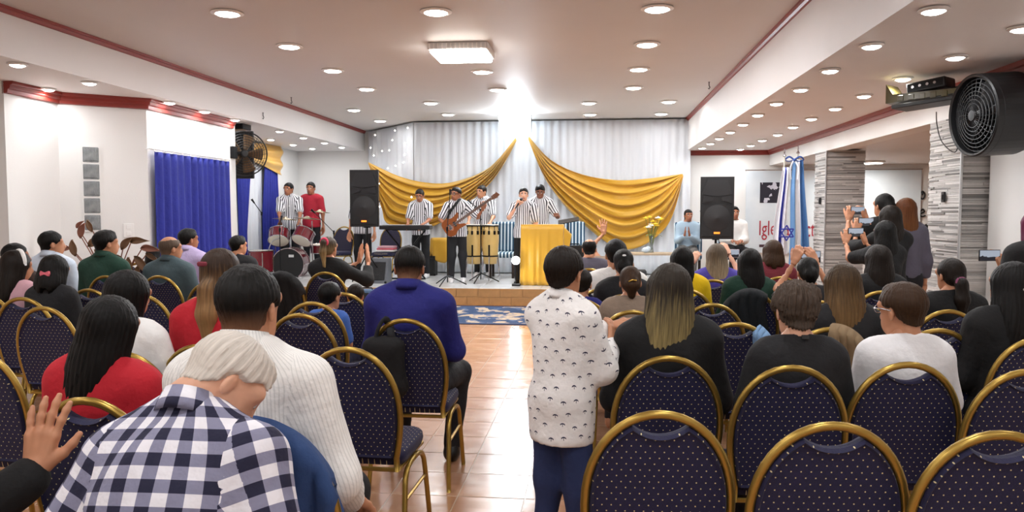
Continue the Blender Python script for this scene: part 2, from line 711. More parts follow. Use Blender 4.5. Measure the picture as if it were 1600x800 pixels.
V_ = [(x, y, z) for z in (0, SZ) for x, y in ((-6.75, DB), (-3.72, DB), (-4.9, 17.0), (-6.75, 17.0))]
struct(MB().add(V_, [(3, 2, 1, 0), (4, 5, 6, 7), (0, 1, 5, 4), (1, 2, 6, 5), (2, 3, 7, 6), (3, 0, 4, 7)]).build('floor_stage_alcove', M_STONE), 'stage floor in the alcove behind the drums')
# red trims
_tn = [0]


def trim(pts, prof, label):
    """profile [(out, down)] swept along plan points at a height: pts (x, y, z), out to the right of travel"""
    _tn[0] += 1
    P = [Vector(p) for p in pts]
    rows = []
    for i, p in enumerate(P):
        d0 = (P[i] - P[i - 1]).normalized() if i else None
        d1 = (P[i + 1] - P[i]).normalized() if i < len(P) - 1 else None
        n0 = Vector((d0.y, -d0.x, 0)) if d0 else None
        n1 = Vector((d1.y, -d1.x, 0)) if d1 else None
        n = (n0 or n1) if not (n0 and n1) else (n0 + n1).normalized() / max(0.4, math.cos(n0.angle(n1) / 2))
        rows.append([p + n * o + Vector((0, 0, -dn)) for o, dn in prof])
    k = len(prof)
    V = [q for r in rows for q in r]
    F = []
    for i in range(len(P) - 1):
        for j in range(k):
            j2 = (j + 1) % k
            F.append((i * k + j, (i + 1) * k + j, (i + 1) * k + j2, i * k + j2))
    F.append(tuple(range(k))[::-1])
    F.append(tuple((len(P) - 1) * k + j for j in range(k)))
    return struct(MB().add(V, F).build('trim_%d' % _tn[0], M_TRIM), label)


SMALL = [(0, 0), (.045, 0), (.045, .025), (.03, .03), (.02, .055), (0, .06)]
BIG = [(-.02, 0), (.10, 0), (.10, .03), (.075, .04), (.07, .07), (.045, .085), (.04, .12), (-.02, .13)]
trim([(XL, -2.4, ZC), (XL, 16.95, ZC)], SMALL, 'thin red trim along the left edge of the main ceiling')
trim([(XR, 15.3, ZC), (XR, -2.4, ZC)], SMALL, 'thin red trim along the right edge of the main ceiling')
trim([(XR + .02, DB, ZR), (XB, DB, ZR), (XB, 5.2, ZR)], [(-.01, 0), (.05, 0), (.05, .04), (.03, .05), (.025, .09), (-.01, .095)], 'red trim along the beam above the pillars')
trim([(-6.16, 7.5, ZL), (-6.17, 8.32, ZL), (-5.44, 8.9, ZL), (-5.44, 11.1, ZL)], BIG, 'broad red crown moulding on the left wall')

# column of glass blocks in the oblique wall
a, b = Vector((-6.17, 8.32, 0)), Vector((-5.44, 8.9, 0))
dw = (b - a).normalized()
nw = Vector((dw.y, -dw.x, 0))
rzw = math.atan2(dw.y, dw.x)


def on_seg(px, py, a, b):
    """point where a pixel's ray meets the vertical wall through a-b"""
    r = Vector(ray(px, py))
    d = b - a
    n = Vector((d.y, -d.x, 0))
    t = n.dot(a) / n.dot(r)
    return r * t + Vector((0, 0, CAMZ))


g0, g1 = on_seg(127, 228, a, b), on_seg(155, 228, a, b)
gz1 = g0.z
gz0 = on_seg(140, 361, a, b).z
gw = (g1 - g0).length
gx = (g0 + g1) / 2


def glassblock_mat():
    m, nt, bs = new_mat('ribbed_glass_block')
    o = coords(nt)
    nz = noise(nt, o, 14, 2)
    L(nt, mixc(nt, nz, lin('5d6266'), lin('a9aeb0')), bs.inputs['Base Color'])
    bs.inputs['Roughness'].default_value = 0.15
    bs.inputs['Coat Weight'].default_value = 0.6
    w = nt.nodes.new('ShaderNodeTexWave')
    w.inputs['Scale'].default_value = 22
    w.inputs['Distortion'].default_value = 3
    L(nt, o, w.inputs['Vector'])
    bump(nt, bs, w.outputs[1], 0.5, 0.02)
    return m


wn = MB().box((gx.x, gx.y, (gz0 + gz1) / 2), (gw + .02, .03, gz1 - gz0 + .02), rz=rzw).build('window_1', M_WALL)
struct(wn, 'column of five glass blocks in the left wall')
hb = (gz1 - gz0) / 5
GM = glassblock_mat()
for k in range(5):
    c = Vector((gx.x, gx.y, gz0 + hb * (k + .5))) + nw * 0.012
    mb = MB().box((0, 0, 0), (gw - .016, .02, hb - .02), ch=.008)
    mb.box((0, -.011, 0), (gw - .06, .012, hb - .06), ch=.006)
    o = mb.build('glass_block', GM, wn)
    o.location = c
    o.rotation_euler = (0, 0, rzw)

# light switch plate on the same wall
p = on_seg(201, 360, a, b)
r = thing('switch_plate', 'small white switch plate on the wall beside the blue curtain', 'switch', p + nw * .006, rzw)
MB().box((0, 0, 0), (.12, .012, .17), ch=.004).build('plate', M_WHITEP, r)
for z in (-.04, .04):
    MB().box((0, -.008, z), (.05, .008, .05), ch=.002).build('rocker', M_WHITEP, r)


# pleated cloth hung from a to b (plan), returned as one sheet with waves
def drape(name, a, b, z0, z1, mat, parent=None, waves=14, amp=.03, seed=0, gather=0.0, taper=None, out=None, nz=14):
    rg = random.Random(seed)
    a, b = Vector((*a, 0)), Vector((*b, 0))
    d = b - a
    n = Vector((d.y, -d.x, 0)).normalized() if out is None else out
    ph = [rg.uniform(0, 6.28) for _ in range(4)]
    ln = d.length

    def fn(u, v):
        z = z1 + (z0 - z1) * v
        uu = u
        if taper:
            l, r_ = taper(v)
            uu = l + (r_ - l) * u
        p = a + d * uu
        w = math.sin(u * waves * 2 * PI + ph[0] + .6 * math.sin(u * 9 + ph[1])) + .4 * math.sin(u * waves * 4.7 + ph[2] + v * 1.5)
        return p + n * (amp * w * (.55 + .6 * v)) + Vector((0, 0, z))
    return MB().grid(fn, waves * 10, nz, uv=lambda u, v: (u * ln, v * (z1 - z0))).build(name, mat, parent, smooth=True, solid=.004)


def sheer_mat(name, col):
    m, nt, b = new_mat(name)
    c = lin(col)
    nz = noise(nt, comb(nt, mth(nt, 'MULTIPLY', sep(nt, coords(nt, 'UV'))[0], 30.0), sep(nt, coords(nt, 'UV'))[1], 0.0), 1.0, 2)
    L(nt, mixc(nt, nz, tuple(x * .92 for x in c), c), b.inputs['Base Color'])
    b.inputs['Roughness'].default_value = 0.8
    MATS[name] = m
    return m


M_SHEER = sheer_mat('white_sheer_cloth', 'e2e7ee')
r = thing('stage_backdrop', 'tall white pleated backdrop curtain behind the stage', 'curtain', (0, 0, 0))
drape('backdrop_panel', (-5.05, 16.85), (-3.62, 15.18), SZ + .02, ZC - .03, M_SHEER, r, 9, .019, 1)
drape('backdrop_panel', (-3.62, 15.18), (-.9, 15.18), SZ + .02, ZC - .03, M_SHEER, r, 18, .019, 2)
drape('backdrop_panel', (-.9, 15.18), (1.82, 15.18), SZ + .02, ZC - .03, M_SHEER, r, 18, .019, 3)


# golden satin swags
def satin(name, col):
    m, nt, b = new_mat(name)
    c = lin(col)
    nz = noise(nt, coords(nt), 3, 3)
    L(nt, mixc(nt, nz, tuple(x * .85 for x in c), tuple(min(1, x * 1.1) for x in c)), b.inputs['Base Color'])
    b.inputs['Roughness'].default_value = 0.42
    b.inputs['Sheen Weight'].default_value = 0.3
    MATS[name] = m
    return m


M_SATIN = satin('golden_satin', 'd3a12a')


def swag(up, lo, label, Y, seed):
    U = bez([at(x, y, Y) for x, y in up], 60)
    W = bez([at(x, y, Y) for x, y in lo], 60)
    rg = random.Random(seed)
    ph = [rg.uniform(0, 6.28) for _ in range(5)]
    ln = (U[-1] - U[0]).length

    def fn(u, v):
        t = u * 60
        k = min(int(t), 59)
        f = t - k
        a = U[k].lerp(U[k + 1], f)
        b = W[k].lerp(W[k + 1], f)
        vv = v + .012 * math.sin(u * 7 + ph[0])
        p = a.lerp(b, v)
        env = min(1, 6 * u + .15) * min(1, 6 * (1 - u) + .15)
        fold = math.sin(vv * 2 * PI * 6.5 + ph[1] + 1.3 * math.sin(u * 3.0 + ph[2])) + .45 * math.sin(vv * 2 * PI * 11 + ph[3] + u * 4)
        p = p + Vector((0, -.06 - .05 * fold * env - .16 * math.sin(PI * v) * env, -.012 * fold * env))
        return p
    o = MB().grid(fn, 70, 70, uv=lambda u, v: (u * ln, v)).build('golden_swag', M_SATIN, None, smooth=True, solid=.004)
    return tag(o, label, 'drape', 'golden swags on the backdrop')


swag([(577, 254), (620, 275), (665, 286), (710, 285), (765, 262), (806, 216)],
     [(578, 257), (598, 322), (612, 350), (680, 352), (765, 288), (808, 220)], 'golden satin swag draped across the left half of the backdrop', 15.1, 1)
swag([(827, 214), (862, 250), (910, 272), (965, 281), (1015, 279), (1066, 272)],
     [(826, 218), (855, 285), (905, 345), (975, 390), (1040, 355), (1067, 276)], 'golden satin swag draped across the right half of the backdrop', 15.1, 2)

# fairy lights on the left of the backdrop
M_FAIRY = M('warm_fairy_bulb', 'fff6ea', 0.3, emit=9)
for k, (px, py) in enumerate([(586, 211), (617, 204), (637, 200), (613, 219), (633, 224), (579, 231), (597, 236), (608, 235), (584, 243), (632, 242), (630, 254), (618, 259), (606, 263), (643, 308), (592, 287), (593, 323)]):
    Y = 15.05 if px > 640 else 15.15 + max(0, (640 - px)) * .0235
    if py > 264:
        Y = 14.8
    p = at(px, py, Y - .06)
    r = thing('fairy_light', 'tiny white fairy light bulb on the left of the backdrop curtain', 'light', p, 0, 'fairy lights on the backdrop')
    MB().sph((0, 0, 0), .014, 8).build('bulb', M_FAIRY, r, smooth=True)
    MB().cyl((0, 0, .012), (0, 0, .035), .006, n=6).build('socket', M_WHITEP, r)

# lamps -----------------------------------------------------------
M_GLOW = M('lit_lamp_lens', 'fffaf2', 0.3, emit=14)
M_GLOWC = M('lit_cool_lens', 'eef6ff', 0.3, emit=20)
M_RIM = M('lamp_rim', 'f0eeec', 0.4, var=0.02)
rim_mesh = [None, None]


def light(name, kind, power, loc, parent=None, size=.12, col=(1, 1, 1), rot=(0, 0, 0), spread=PI):
    ld = bpy.data.lights.new(name, kind)
    ld.energy = power
    ld.color = col
    if kind == 'AREA':
        ld.shape = 'DISK'
        ld.size = size
        ld.spread = spread
    else:
        ld.shadow_soft_size = size
    o = bpy.data.objects.new(name, ld)
    COL.objects.link(o)
    o.location = loc
    o.rotation_euler = rot
    if parent is not None:
        o.parent = parent
    return o


def downlight(p, rad, label, group, power, col=(.97, .98, 1)):
    r = thing('downlight', label, 'ceiling light', p, 0, group)
    MB().lathe([(rad, 0), (rad * 1.35, -.004), (rad * 1.4, -.012), (rad * 1.05, -.022), (rad, -.018)], n=20).build('rim', M_RIM, r)
    MB().lathe([(0.0, -.038), (rad * .5, -.035), (rad * .85, -.028), (rad, -.016), (rad, -.002), (0.0, -.002)], n=20).build('lens', M_GLOW, r, smooth=True)
    light('lamp_light', 'AREA', power, (0, 0, -.065), r, rad * 2, col)
    return r


mainl = [((1027, 12), 'main ceiling downlight nearest the top, right of the panel light'), ((681, 17), 'main ceiling downlight at the top, left of the panel light'),
         ((355, 19), 'main ceiling downlight at the top left, nearest the camera'), ((452, 71), 'second nearest downlight of the left row in the main ceiling'),
         ((520, 109), 'third nearest downlight of the left row in the main ceiling'), ((573, 138), 'fourth nearest downlight of the left row in the main ceiling'),
         ((553, 171), 'far left downlight beside the left red trim near the backdrop'), ((594, 188), 'farthest left downlight just in front of the backdrop'),
         ((1011, 68), 'second nearest downlight of the right row in the main ceiling'), ((998, 107), 'third nearest downlight of the right row in the main ceiling'),
         ((990, 136), 'fourth nearest downlight of the right row in the main ceiling'), ((1045, 158), 'far right downlight near the right red trim'),
         ((1033, 177), 'farthest right downlight just in front of the backdrop'), ((753, 111), 'downlight just behind the lit panel fixture'),
         ((777, 139), 'downlight midway between the panel fixture and the stage floodlight'), ((673, 160), 'downlight left of the bright stage floodlight'),
         ((920, 160), 'downlight right of the bright stage floodlight'), ((922, 178), 'dim downlight behind right, close to the backdrop top'), ((700, 178), 'dim downlight behind left, close to the backdrop top')]
for (px, py), lb in mainl:
    p = atz(px, py, ZC)
    downlight((p.x, min(p.y, 15.0), ZC), .105, lb, 'downlights in the main ceiling', W_MAIN * (.2 if 'dim' in lb else 1 if p.y < 13 else .45))
for k, (x, lb) in enumerate(((-3.9, 'left'), (-1.55, 'middle'), (.75, 'right'))):
    for y, lb2 in ((3.4, 'just above the top of the picture'), (1.0, 'over the nearest chairs'), (-1.2, 'behind the camera')):
        downlight((x, y, ZC), .085, 'main ceiling downlight %s, %s row' % (lb2, lb), 'downlights in the main ceiling', W_MAIN * 1.45)
left = [(27, 99), (75, 138), (140, 128), (265, 159), (320, 173), (367, 186), (423, 217), (437, 204), (458, 225), (474, 214), (488, 231), (507, 222), (534, 229)]
for k, (px, py) in enumerate(left):
    p = atz(px, py, ZL)
    x, y = p.x, min(p.y, 16.7)
    if 8.3 < y < 11.2:
        x = max(x, -5.36)
    downlight((x, y, ZL), .062, '%s downlight from the left in the left lowered ceiling' % ORD[k], 'downlights in the left lowered ceiling', W_SIDE)
inner = [(1459, 13), (1362, 69), (1297, 108), (1251, 138), (1213, 160), (1184, 178), (1161, 193), (1141, 205), (1124, 215), (1110, 223), (1097, 230)]
outer = [(1597, 42), (1493, 87), (1411, 121), (1350, 148), (1305, 168), (1268, 184), (1239, 197), (1215, 209), (1191, 218), (1173, 226), (1157, 232)]
for y, lb in ((3.0, 'near the camera'), (.8, 'beside the camera'), (-1.2, 'behind the camera')):
    downlight((-6.1, y, ZL), .05, 'left lowered ceiling downlight %s, outside the picture' % lb, 'downlights in the left lowered ceiling', W_SIDE)
    downlight((2.25, y, ZR), .05, 'right lowered ceiling downlight %s, inner row, outside the picture' % lb, 'downlights in the right lowered ceiling', W_SIDE)
for nm, row in (('inner', inner), ('outer', outer)):
    for k, (px, py) in enumerate(row):
        p = atz(px, py, ZR)
        downlight((p.x, min(p.y, 15.2), ZR), .062, '%s nearest downlight of the %s row in the right lowered ceiling' % (ORD[k], nm), 'downlights in the right lowered ceiling', W_SIDE)

# lit panel fixture with a louvred rear
p0, p1 = atz(676, 74, ZC), atz(768, 74, ZC)
pc = (p0 + p1) / 2
r = thing('panel_light', 'square lit ceiling panel fixture with a louvred edge in the middle', 'ceiling light', (pc.x, pc.y, ZC))
w = (p1 - p0).length
MB().box((0, 0, -.04), (w, w * .9, .08), ch=.01).build('housing', M('fixture_housing', 'd8d8d8', .4, var=.03), r)
for k in range(14):
    MB().box((-w / 2 + (k + .5) * w / 14, -w * .45 - .006, -.045), (.012, .012, .06)).build('louvre', M_RIM, r)
MB().box((0, 0, -.10), (w * .92, w * .86, .04), ch=.012).build('diffuser', M_GLOW, r)
light('lamp_light', 'AREA', W_PANEL, (0, 0, -.15), r, w * .8, (1, 1, 1))

# stage floodlight high on the backdrop
fp = at(805, 196, 14.5)
r = thing('stage_floodlight', 'blinding cool white floodlight hung above the swags', 'stage light', fp)
RF = Euler((math.radians(14), 0, 0)).to_matrix()
MB().box((0, 0, 0), (.62, .10, .42), R=RF, ch=.02).build('housing', M_BLACKM, r)
MB().box(RF @ Vector((0, -.055, 0)), (.60, .03, .40), R=RF, ch=.008).build('lens', M_GLOWC, r)
MB().tube([(0, .04, .1), (0, .05, ZC - fp.z - .005)], .012).build('bracket', M_CHROME, r)
light('flood_light', 'AREA', W_STAGE, (0, -.10, -.05), r, .34, (.86, .94, 1), (math.radians(-62), 0, 0))
light('added_flood_glow', 'POINT', W_STAGE * .34, (0, .2, -.02), r, .12, (.8, .92, 1))  # added point light behind the housing, imitates the lens glow on the backdrop

# round panel in the side room
p = atz(1358, 252, 2.42)
r = thing('round_panel_light', 'round lit panel in the side room ceiling between the pillars', 'ceiling light', (p.x, p.y, 2.42))
MB().lathe([(.26, 0), (.27, -.02), (.24, -.04), (0, -.04)], n=32).build('rim', M_RIM, r)
MB().lathe([(0, -.045), (.22, -.043), (.235, -.036), (0, -.03)], n=32).build('lens', M_GLOW, r, smooth=True)
light('lamp_light', 'AREA', W_OUTER, (0, 0, -.07), r, .4, (1, .97, .92))

# small hooks and sensors on the ceiling edge
for px, py, z, lb in ((1108, 128, 3.32, 'small dark hook hanging by the right red trim'), (455, 152, 3.32, 'small dark hook hanging by the left red trim'), (411, 176, 3.0, 'tiny dark hook on the face of the left soffit')):
    p = atz(px, py, z)
    if z < 3.1:
        p = atx(px, py, XL + .01)
    mb = MB().tube([(0, 0, .0), (0, 0, -.05), (.012, 0, -.075), (0, 0, -.10), (-.012, 0, -.085)], .006, 6)
    mb.lathe([(.014, -.004), (.014, 0), (0, .0)], n=10)
    tag(mb.build('ceiling_hook', M_BLACKM, loc=p), lb, 'hook')

# pillars clad in thin stacked slate
M_SLATE = None


def slate_mat():
    m, nt, b = new_mat('stacked_slate')
    g = nt.nodes.new('ShaderNodeAttribute')
    g.attribute_name = 'shade'
    n2 = noise(nt, coords(nt), 30, 3)
    c = mixc(nt, g.outputs['Fac'], lin('6a6967'), lin('e0dedb'))
    c = mixc(nt, mth(nt, 'MULTIPLY', n2, .25), c, lin('6b6864'))
    L(nt, c, b.inputs['Base Color'])
    b.inputs['Roughness'].default_value = .8
    return m


M_SLATE = slate_mat()


def pillar(x0, x1, y0, y1, label, seed):
    rg = random.Random(seed)
    r = thing('stone_pillar', label, 'pillar', ((x0 + x1) / 2, (y0 + y1) / 2, 0), 0, 'slate clad pillars')
    wx, wy = x1 - x0, y1 - y0
    MB().box((0, 0, 1.2), (wx - .03, wy - .03, 2.40)).build('core', M('pillar_core', '77746f', .8, var=.1), r)
    for face, ln in (('front', wx), ('side', wy)):
        mb = MB()
        shade = []
        z = 0.0
        while z < 2.395:
            h = min(rg.choice((.012, .015, .018, .022)), 2.4 - z)
            u = 0.0
            while u < ln - .001:
                l = min(rg.uniform(.18, .6), ln - u)
                if ln - u - l < .06:
                    l = ln - u
                t = rg.uniform(.016, .03)
                if face == 'front':
                    mb.box((-wx / 2 + u + l / 2, -wy / 2 + .015 - t / 2, z + h / 2), (l - .003, t, h - .002))
                else:
                    mb.box((-wx / 2 + .015 - t / 2, -wy / 2 + u + l / 2, z + h / 2), (t, l - .003, h - .002))
                s = .45 + .55 * rg.random()
                if rg.random() < .22:
                    s *= .25
                shade.append(s)
                u += l
            z += h
        o = mb.build('slate_strips', M_SLATE, r)
        o['kind'] = 'stuff'
        at_ = o.data.attributes.new('shade', 'FLOAT', 'FACE')
        at_.data.foreach_set('value', np.repeat(np.array(shade, dtype=np.float32), 6))
    MB().box((-wx / 2 - .008, -wy / 2 - .008, 1.2), (.022, .022, 2.4), ch=.004).build('corner_strip', M('aluminium_strip', 'c9cbcc', .35, .6, var=.03), r)
    return r


pillar(XB, XB + .52, 7.5, 8.18, 'slate clad pillar next to the big wall fan', 1)
pillar(XB, XB + .54, 11.68, 12.25, 'farther slate clad pillar beside the flags', 2)
for px, py, Y, lb in ((1474, 308, None, 'small black switch box on the near stone pillar'), (1281, 314, None, 'small black switch box on the far stone pillar')):
    p = atx(px, py, XB - .03)
    r = thing('pillar_switch', lb, 'switch', p)
    MB().box((0, 0, 0), (.02, .06, .10), ch=.004).build('plate', M_BLACK, r)
    MB().box((-.012, 0, 0), (.008, .03, .05), ch=.002).build('rocker', M_BLACKM, r)
# patterned rug in front of the stage
def rug_mat():
    m, nt, b = new_mat('blue_beige_rug')
    o = coords(nt)
    n1 = noise(nt, o, 2.6, 3)
    n2 = noise(nt, o, 6, 2)
    f = mth(nt, 'GREATER_THAN', n1, 0.52)
    f2 = mth(nt, 'GREATER_THAN', n2, 0.58)
    c = mixc(nt, f, lin('1e3a5e'), lin('b09c84'))
    c = mixc(nt, mth(nt, 'MULTIPLY', f2, .8), c, lin('4a5f7f'))
    L(nt, c, b.inputs['Base Color'])
    b.inputs['Roughness'].default_value = .95
    bump(nt, b, noise(nt, o, 120, 2), .5, .01)
    return m


r = thing('rug', 'blue and beige patterned rug on the floor before the stage', 'rug', (-1.75, 11.1, 0))
MB().box((0, 0, .0075), (4.6, 1.75, .009), ch=.003).build('field', rug_mat(), r)
M_RB = cloth('rug_border', '1d2e52')
for s in (-1, 1):
    MB().box((0, s * .925, .0075), (4.8, .1, .010), ch=.003).build('border', M_RB, r)
    MB().box((s * 2.35, 0, .0075), (.1, 1.75, .010), ch=.003).build('border', M_RB, r)

# ------------------------------------------------------------------ bodies as smooth implicit surfaces
F32 = np.float32


def prim_d(P, pr):
    if pr[0] == 'c':
        a, b, ra, rb = pr[1:5]
        a = np.asarray(a, F32); b = np.asarray(b, F32)
        ba = b - a
        pa = P - a
        h = np.clip(pa @ ba / max(float(ba @ ba), 1e-8), 0, 1)
        q = pa - h[:, None] * ba
        return np.sqrt((q * q).sum(1)) - (ra + (rb - ra) * h)
    c, rad, R = pr[1:4]
    q = P - np.asarray(c, F32)
    if R is not None:
        q = q @ np.asarray(R, F32)
    rad = np.asarray(rad, F32)
    a = q / rad
    k0 = np.sqrt((a * a).sum(1))
    a = a / rad
    k1 = np.sqrt((a * a).sum(1)) + 1e-6
    return k0 * (k0 - 1) / k1


def smin(P, prims, k):
    D = np.stack([prim_d(P, p) for p in prims])
    m = D.min(0)
    return m - k * np.log(np.exp(-(D - m) / k).sum(0))


def surfnet(fn, lo, hi, h):
    lo = np.asarray(lo, F32); hi = np.asarray(hi, F32)
    n = np.ceil((hi - lo) / h).astype(int) + 1
    ax = [lo[i] + h * np.arange(n[i], dtype=F32) for i in range(3)]
    G = np.stack(np.meshgrid(*ax, indexing='ij'), -1).reshape(-1, 3)
    D = fn(G).reshape(n)
    s = D < 0
    nx, ny, nz = n
    cnt = np.zeros((nx - 1, ny - 1, nz - 1), np.int8)
    sl = lambda A, d: A[d[0]:nx - 1 + d[0], d[1]:ny - 1 + d[1], d[2]:nz - 1 + d[2]]
    for d in np.ndindex(2, 2, 2):
        cnt += sl(s, d)
    act = (cnt > 0) & (cnt < 8)
    idx = np.full(act.shape, -1, np.int64)
    na = int(act.sum())
    idx[act] = np.arange(na)
    acc = np.zeros((na, 3), F32)
    num = np.zeros(na, F32)
    for axis in range(3):
        o = [i for i in range(3) if i != axis]
        for p in (0, 1):
            for q in (0, 1):
                d0 = [0, 0, 0]
                d0[o[0]] = p; d0[o[1]] = q
                d1 = list(d0)
                d1[axis] = 1
                A = sl(D, d0)[act]; B = sl(D, d1)[act]
                cr = (A < 0) != (B < 0)
                t = np.where(cr, A / np.where(cr, A - B, 1), 0)
                pos = np.tile(np.array(d0, F32), (na, 1))
                pos[:, axis] = t
                acc += pos * cr[:, None]
                num += cr
    V = lo + h * (np.argwhere(act).astype(F32) + acc / np.maximum(num, 1)[:, None])
    Q = []
    for axis in range(3):
        b, c = (axis + 1) % 3, (axis + 2) % 3
        s0 = np.take(s, range(0, n[axis] - 1), axis)
        s1 = np.take(s, range(1, n[axis]), axis)
        e = s0 != s1
        I = np.argwhere(e)
        ok = (I[:, b] >= 1) & (I[:, b] <= n[b] - 2) & (I[:, c] >= 1) & (I[:, c] <= n[c] - 2)
        I = I[ok]
        ins = s0[tuple(I.T)]
        cells = []
        for db, dc in ((-1, -1), (0, -1), (0, 0), (-1, 0)):
            J = I.copy()
            J[:, b] += db; J[:, c] += dc
            cells.append(idx[tuple(J.T)])
        q = np.stack(cells, 1)
        q[~ins] = q[~ins][:, ::-1]
        Q.append(q)
    return V, np.concatenate(Q) if Q else np.zeros((0, 4), int)


def smooth_v(V, F, it=1, lam=.5):
    for _ in range(it):
        A = np.zeros_like(V); c = np.zeros(len(V), F32)
        for a, b in ((0, 1), (1, 2), (2, 3), (3, 0)):
            np.add.at(A, F[:, a], V[F[:, b]]); np.add.at(A, F[:, b], V[F[:, a]])
            np.add.at(c, F[:, a], 1); np.add.at(c, F[:, b], 1)
        V = V + lam * (A / np.maximum(c, 1)[:, None] - V)
    return V.astype(F32)


def np_mesh(name, V, F, mats, mi=None, uv=None, parent=None):
    me = bpy.data.meshes.new(name)
    me.vertices.add(len(V))
    me.vertices.foreach_set('co', np.asarray(V, F32).ravel())
    me.loops.add(len(F) * 4)
    me.loops.foreach_set('vertex_index', np.asarray(F, np.int32).ravel())
    me.polygons.add(len(F))
    me.polygons.foreach_set('loop_start', np.arange(0, len(F) * 4, 4, dtype=np.int32))
    me.polygons.foreach_set('use_smooth', np.ones(len(F), bool))
    for m in mats:
        me.materials.append(m)
    if mi is not None:
        me.polygons.foreach_set('material_index', np.asarray(mi, np.int32))
    me.update(calc_edges=True)
    if uv is not None:
        ul = me.uv_layers.new(name='UVMap')
        ul.data.foreach_set('uv', np.asarray(uv, F32).ravel())
    me.validate()
    o = bpy.data.objects.new(name, me)
    COL.objects.link(o)
    if parent is not None:
        o.parent = parent
    return o


def bbox_prims(prims, pad):
    lo = np.full(3, 1e9); hi = -lo
    for p in prims:
        if p[0] == 'c':
            for q, r in ((p[1], p[3]), (p[2], p[4])):
                lo = np.minimum(lo, np.asarray(q) - r); hi = np.maximum(hi, np.asarray(q) + r)
        else:
            r = max(p[2]) if p[3] is not None else np.asarray(p[2])
            lo = np.minimum(lo, np.asarray(p[1]) - r); hi = np.maximum(hi, np.asarray(p[1]) + r)
    return lo - pad, hi + pad


def wrinkle(P, amp, seed, f=26.0):
    rg = np.random.RandomState(seed)
    w = np.zeros(len(P), F32)
    for _ in range(5):
        d = rg.normal(size=3) * (1, 1, .8)
        d = d / np.linalg.norm(d) * f * rg.uniform(.5, 1.4)
        w += np.sin(P @ d.astype(F32) + rg.uniform(0, 6.28) + 1.2 * np.sin(P @ rg.normal(size=3).astype(F32) * 9))
    return (amp / 2.2) * w


# ---- head: origin between the ears, facing +y, about 23 cm tall
HEADS = {}


def head_mesh(sex, vox):
    key = (sex, vox)
    if key in HEADS:
        return HEADS[key]
    f = sex == 'f'
    nr = .046 if f else .056
    if sex == 'k':
        nr = .043
    pr = [('e', (0, -.012, .035), (.075, .094, .083), None), ('e', (0, .03, -.03), (.060, .062, .085), None),
          ('e', (0, .042, -.078), (.040 if f else .046, .043, .036), None),
          ('c', (0, .088, .008), (0, .108, -.028), .008, .013), ('e', (0, .078, -.058), (.026, .018, .012), None),
          ('c', (-.05, .066, .03), (.05, .066, .03), .016, .016),
          ('c', (0, -.028, -.04), (0, -.038, -.105), nr, nr)]
    ears = [('e', (sx * .077, -.012, -.012), (.009, .018, .030), np.array([[math.cos(sx * .35), -math.sin(sx * .35), 0], [math.sin(sx * .35), math.cos(sx * .35), 0], [0, 0, 1]])) for sx in (-1, 1)]
    eyes = [('e', (sx * .031, .079, .010), (.014, .012, .010), None) for sx in (-1, 1)]

    def fn(P):
        d = smin(P, pr, .012)
        for sx in (-1, 1):
            e = prim_d(P, ('e', (sx * .031, .100, .010), (.020, .018, .013), None))
            d = np.maximum(d, -e)
        d = np.minimum(d, smin(P, ears, .004))
        d = np.minimum(d, smin(P, eyes, .004))
        return d
    V, F = surfnet(fn, (-.105, -.125, -.115), (.105, .135, .135), vox)
    c = V[F].mean(1)
    mi = np.zeros(len(F), int)
    de = np.minimum(np.hypot(c[:, 0] - .031, c[:, 2] - .010), np.hypot(c[:, 0] + .031, c[:, 2] - .010))
    ee = (np.abs(np.abs(c[:, 0]) - .031) / .014) ** 2 + ((c[:, 2] - .010) / .008) ** 2 < 1
    fr = c[:, 1] > .06
    mi[ee & fr] = 1
    mi[(de < .0065) & fr] = 2
    br = fr & (np.abs(c[:, 2] - .034 + .35 * np.maximum(np.abs(c[:, 0]) - .035, 0)) < .0055) & (np.abs(np.abs(c[:, 0]) - .032) < .020)
    mi[br] = 2
    lp = fr & (np.abs(c[:, 2] + .058) < .0085) & (np.abs(c[:, 0]) < .024)
    mi[lp] = 3
    HEADS[key] = (V, F, mi)
    return HEADS[key]


# ---- hand: wrist at origin, fingers +z, palm faces +y, thumb towards +x
HANDS = {}


def rot_ax(ax, a):
    return np.array(Matrix.Rotation(a, 3, ax))


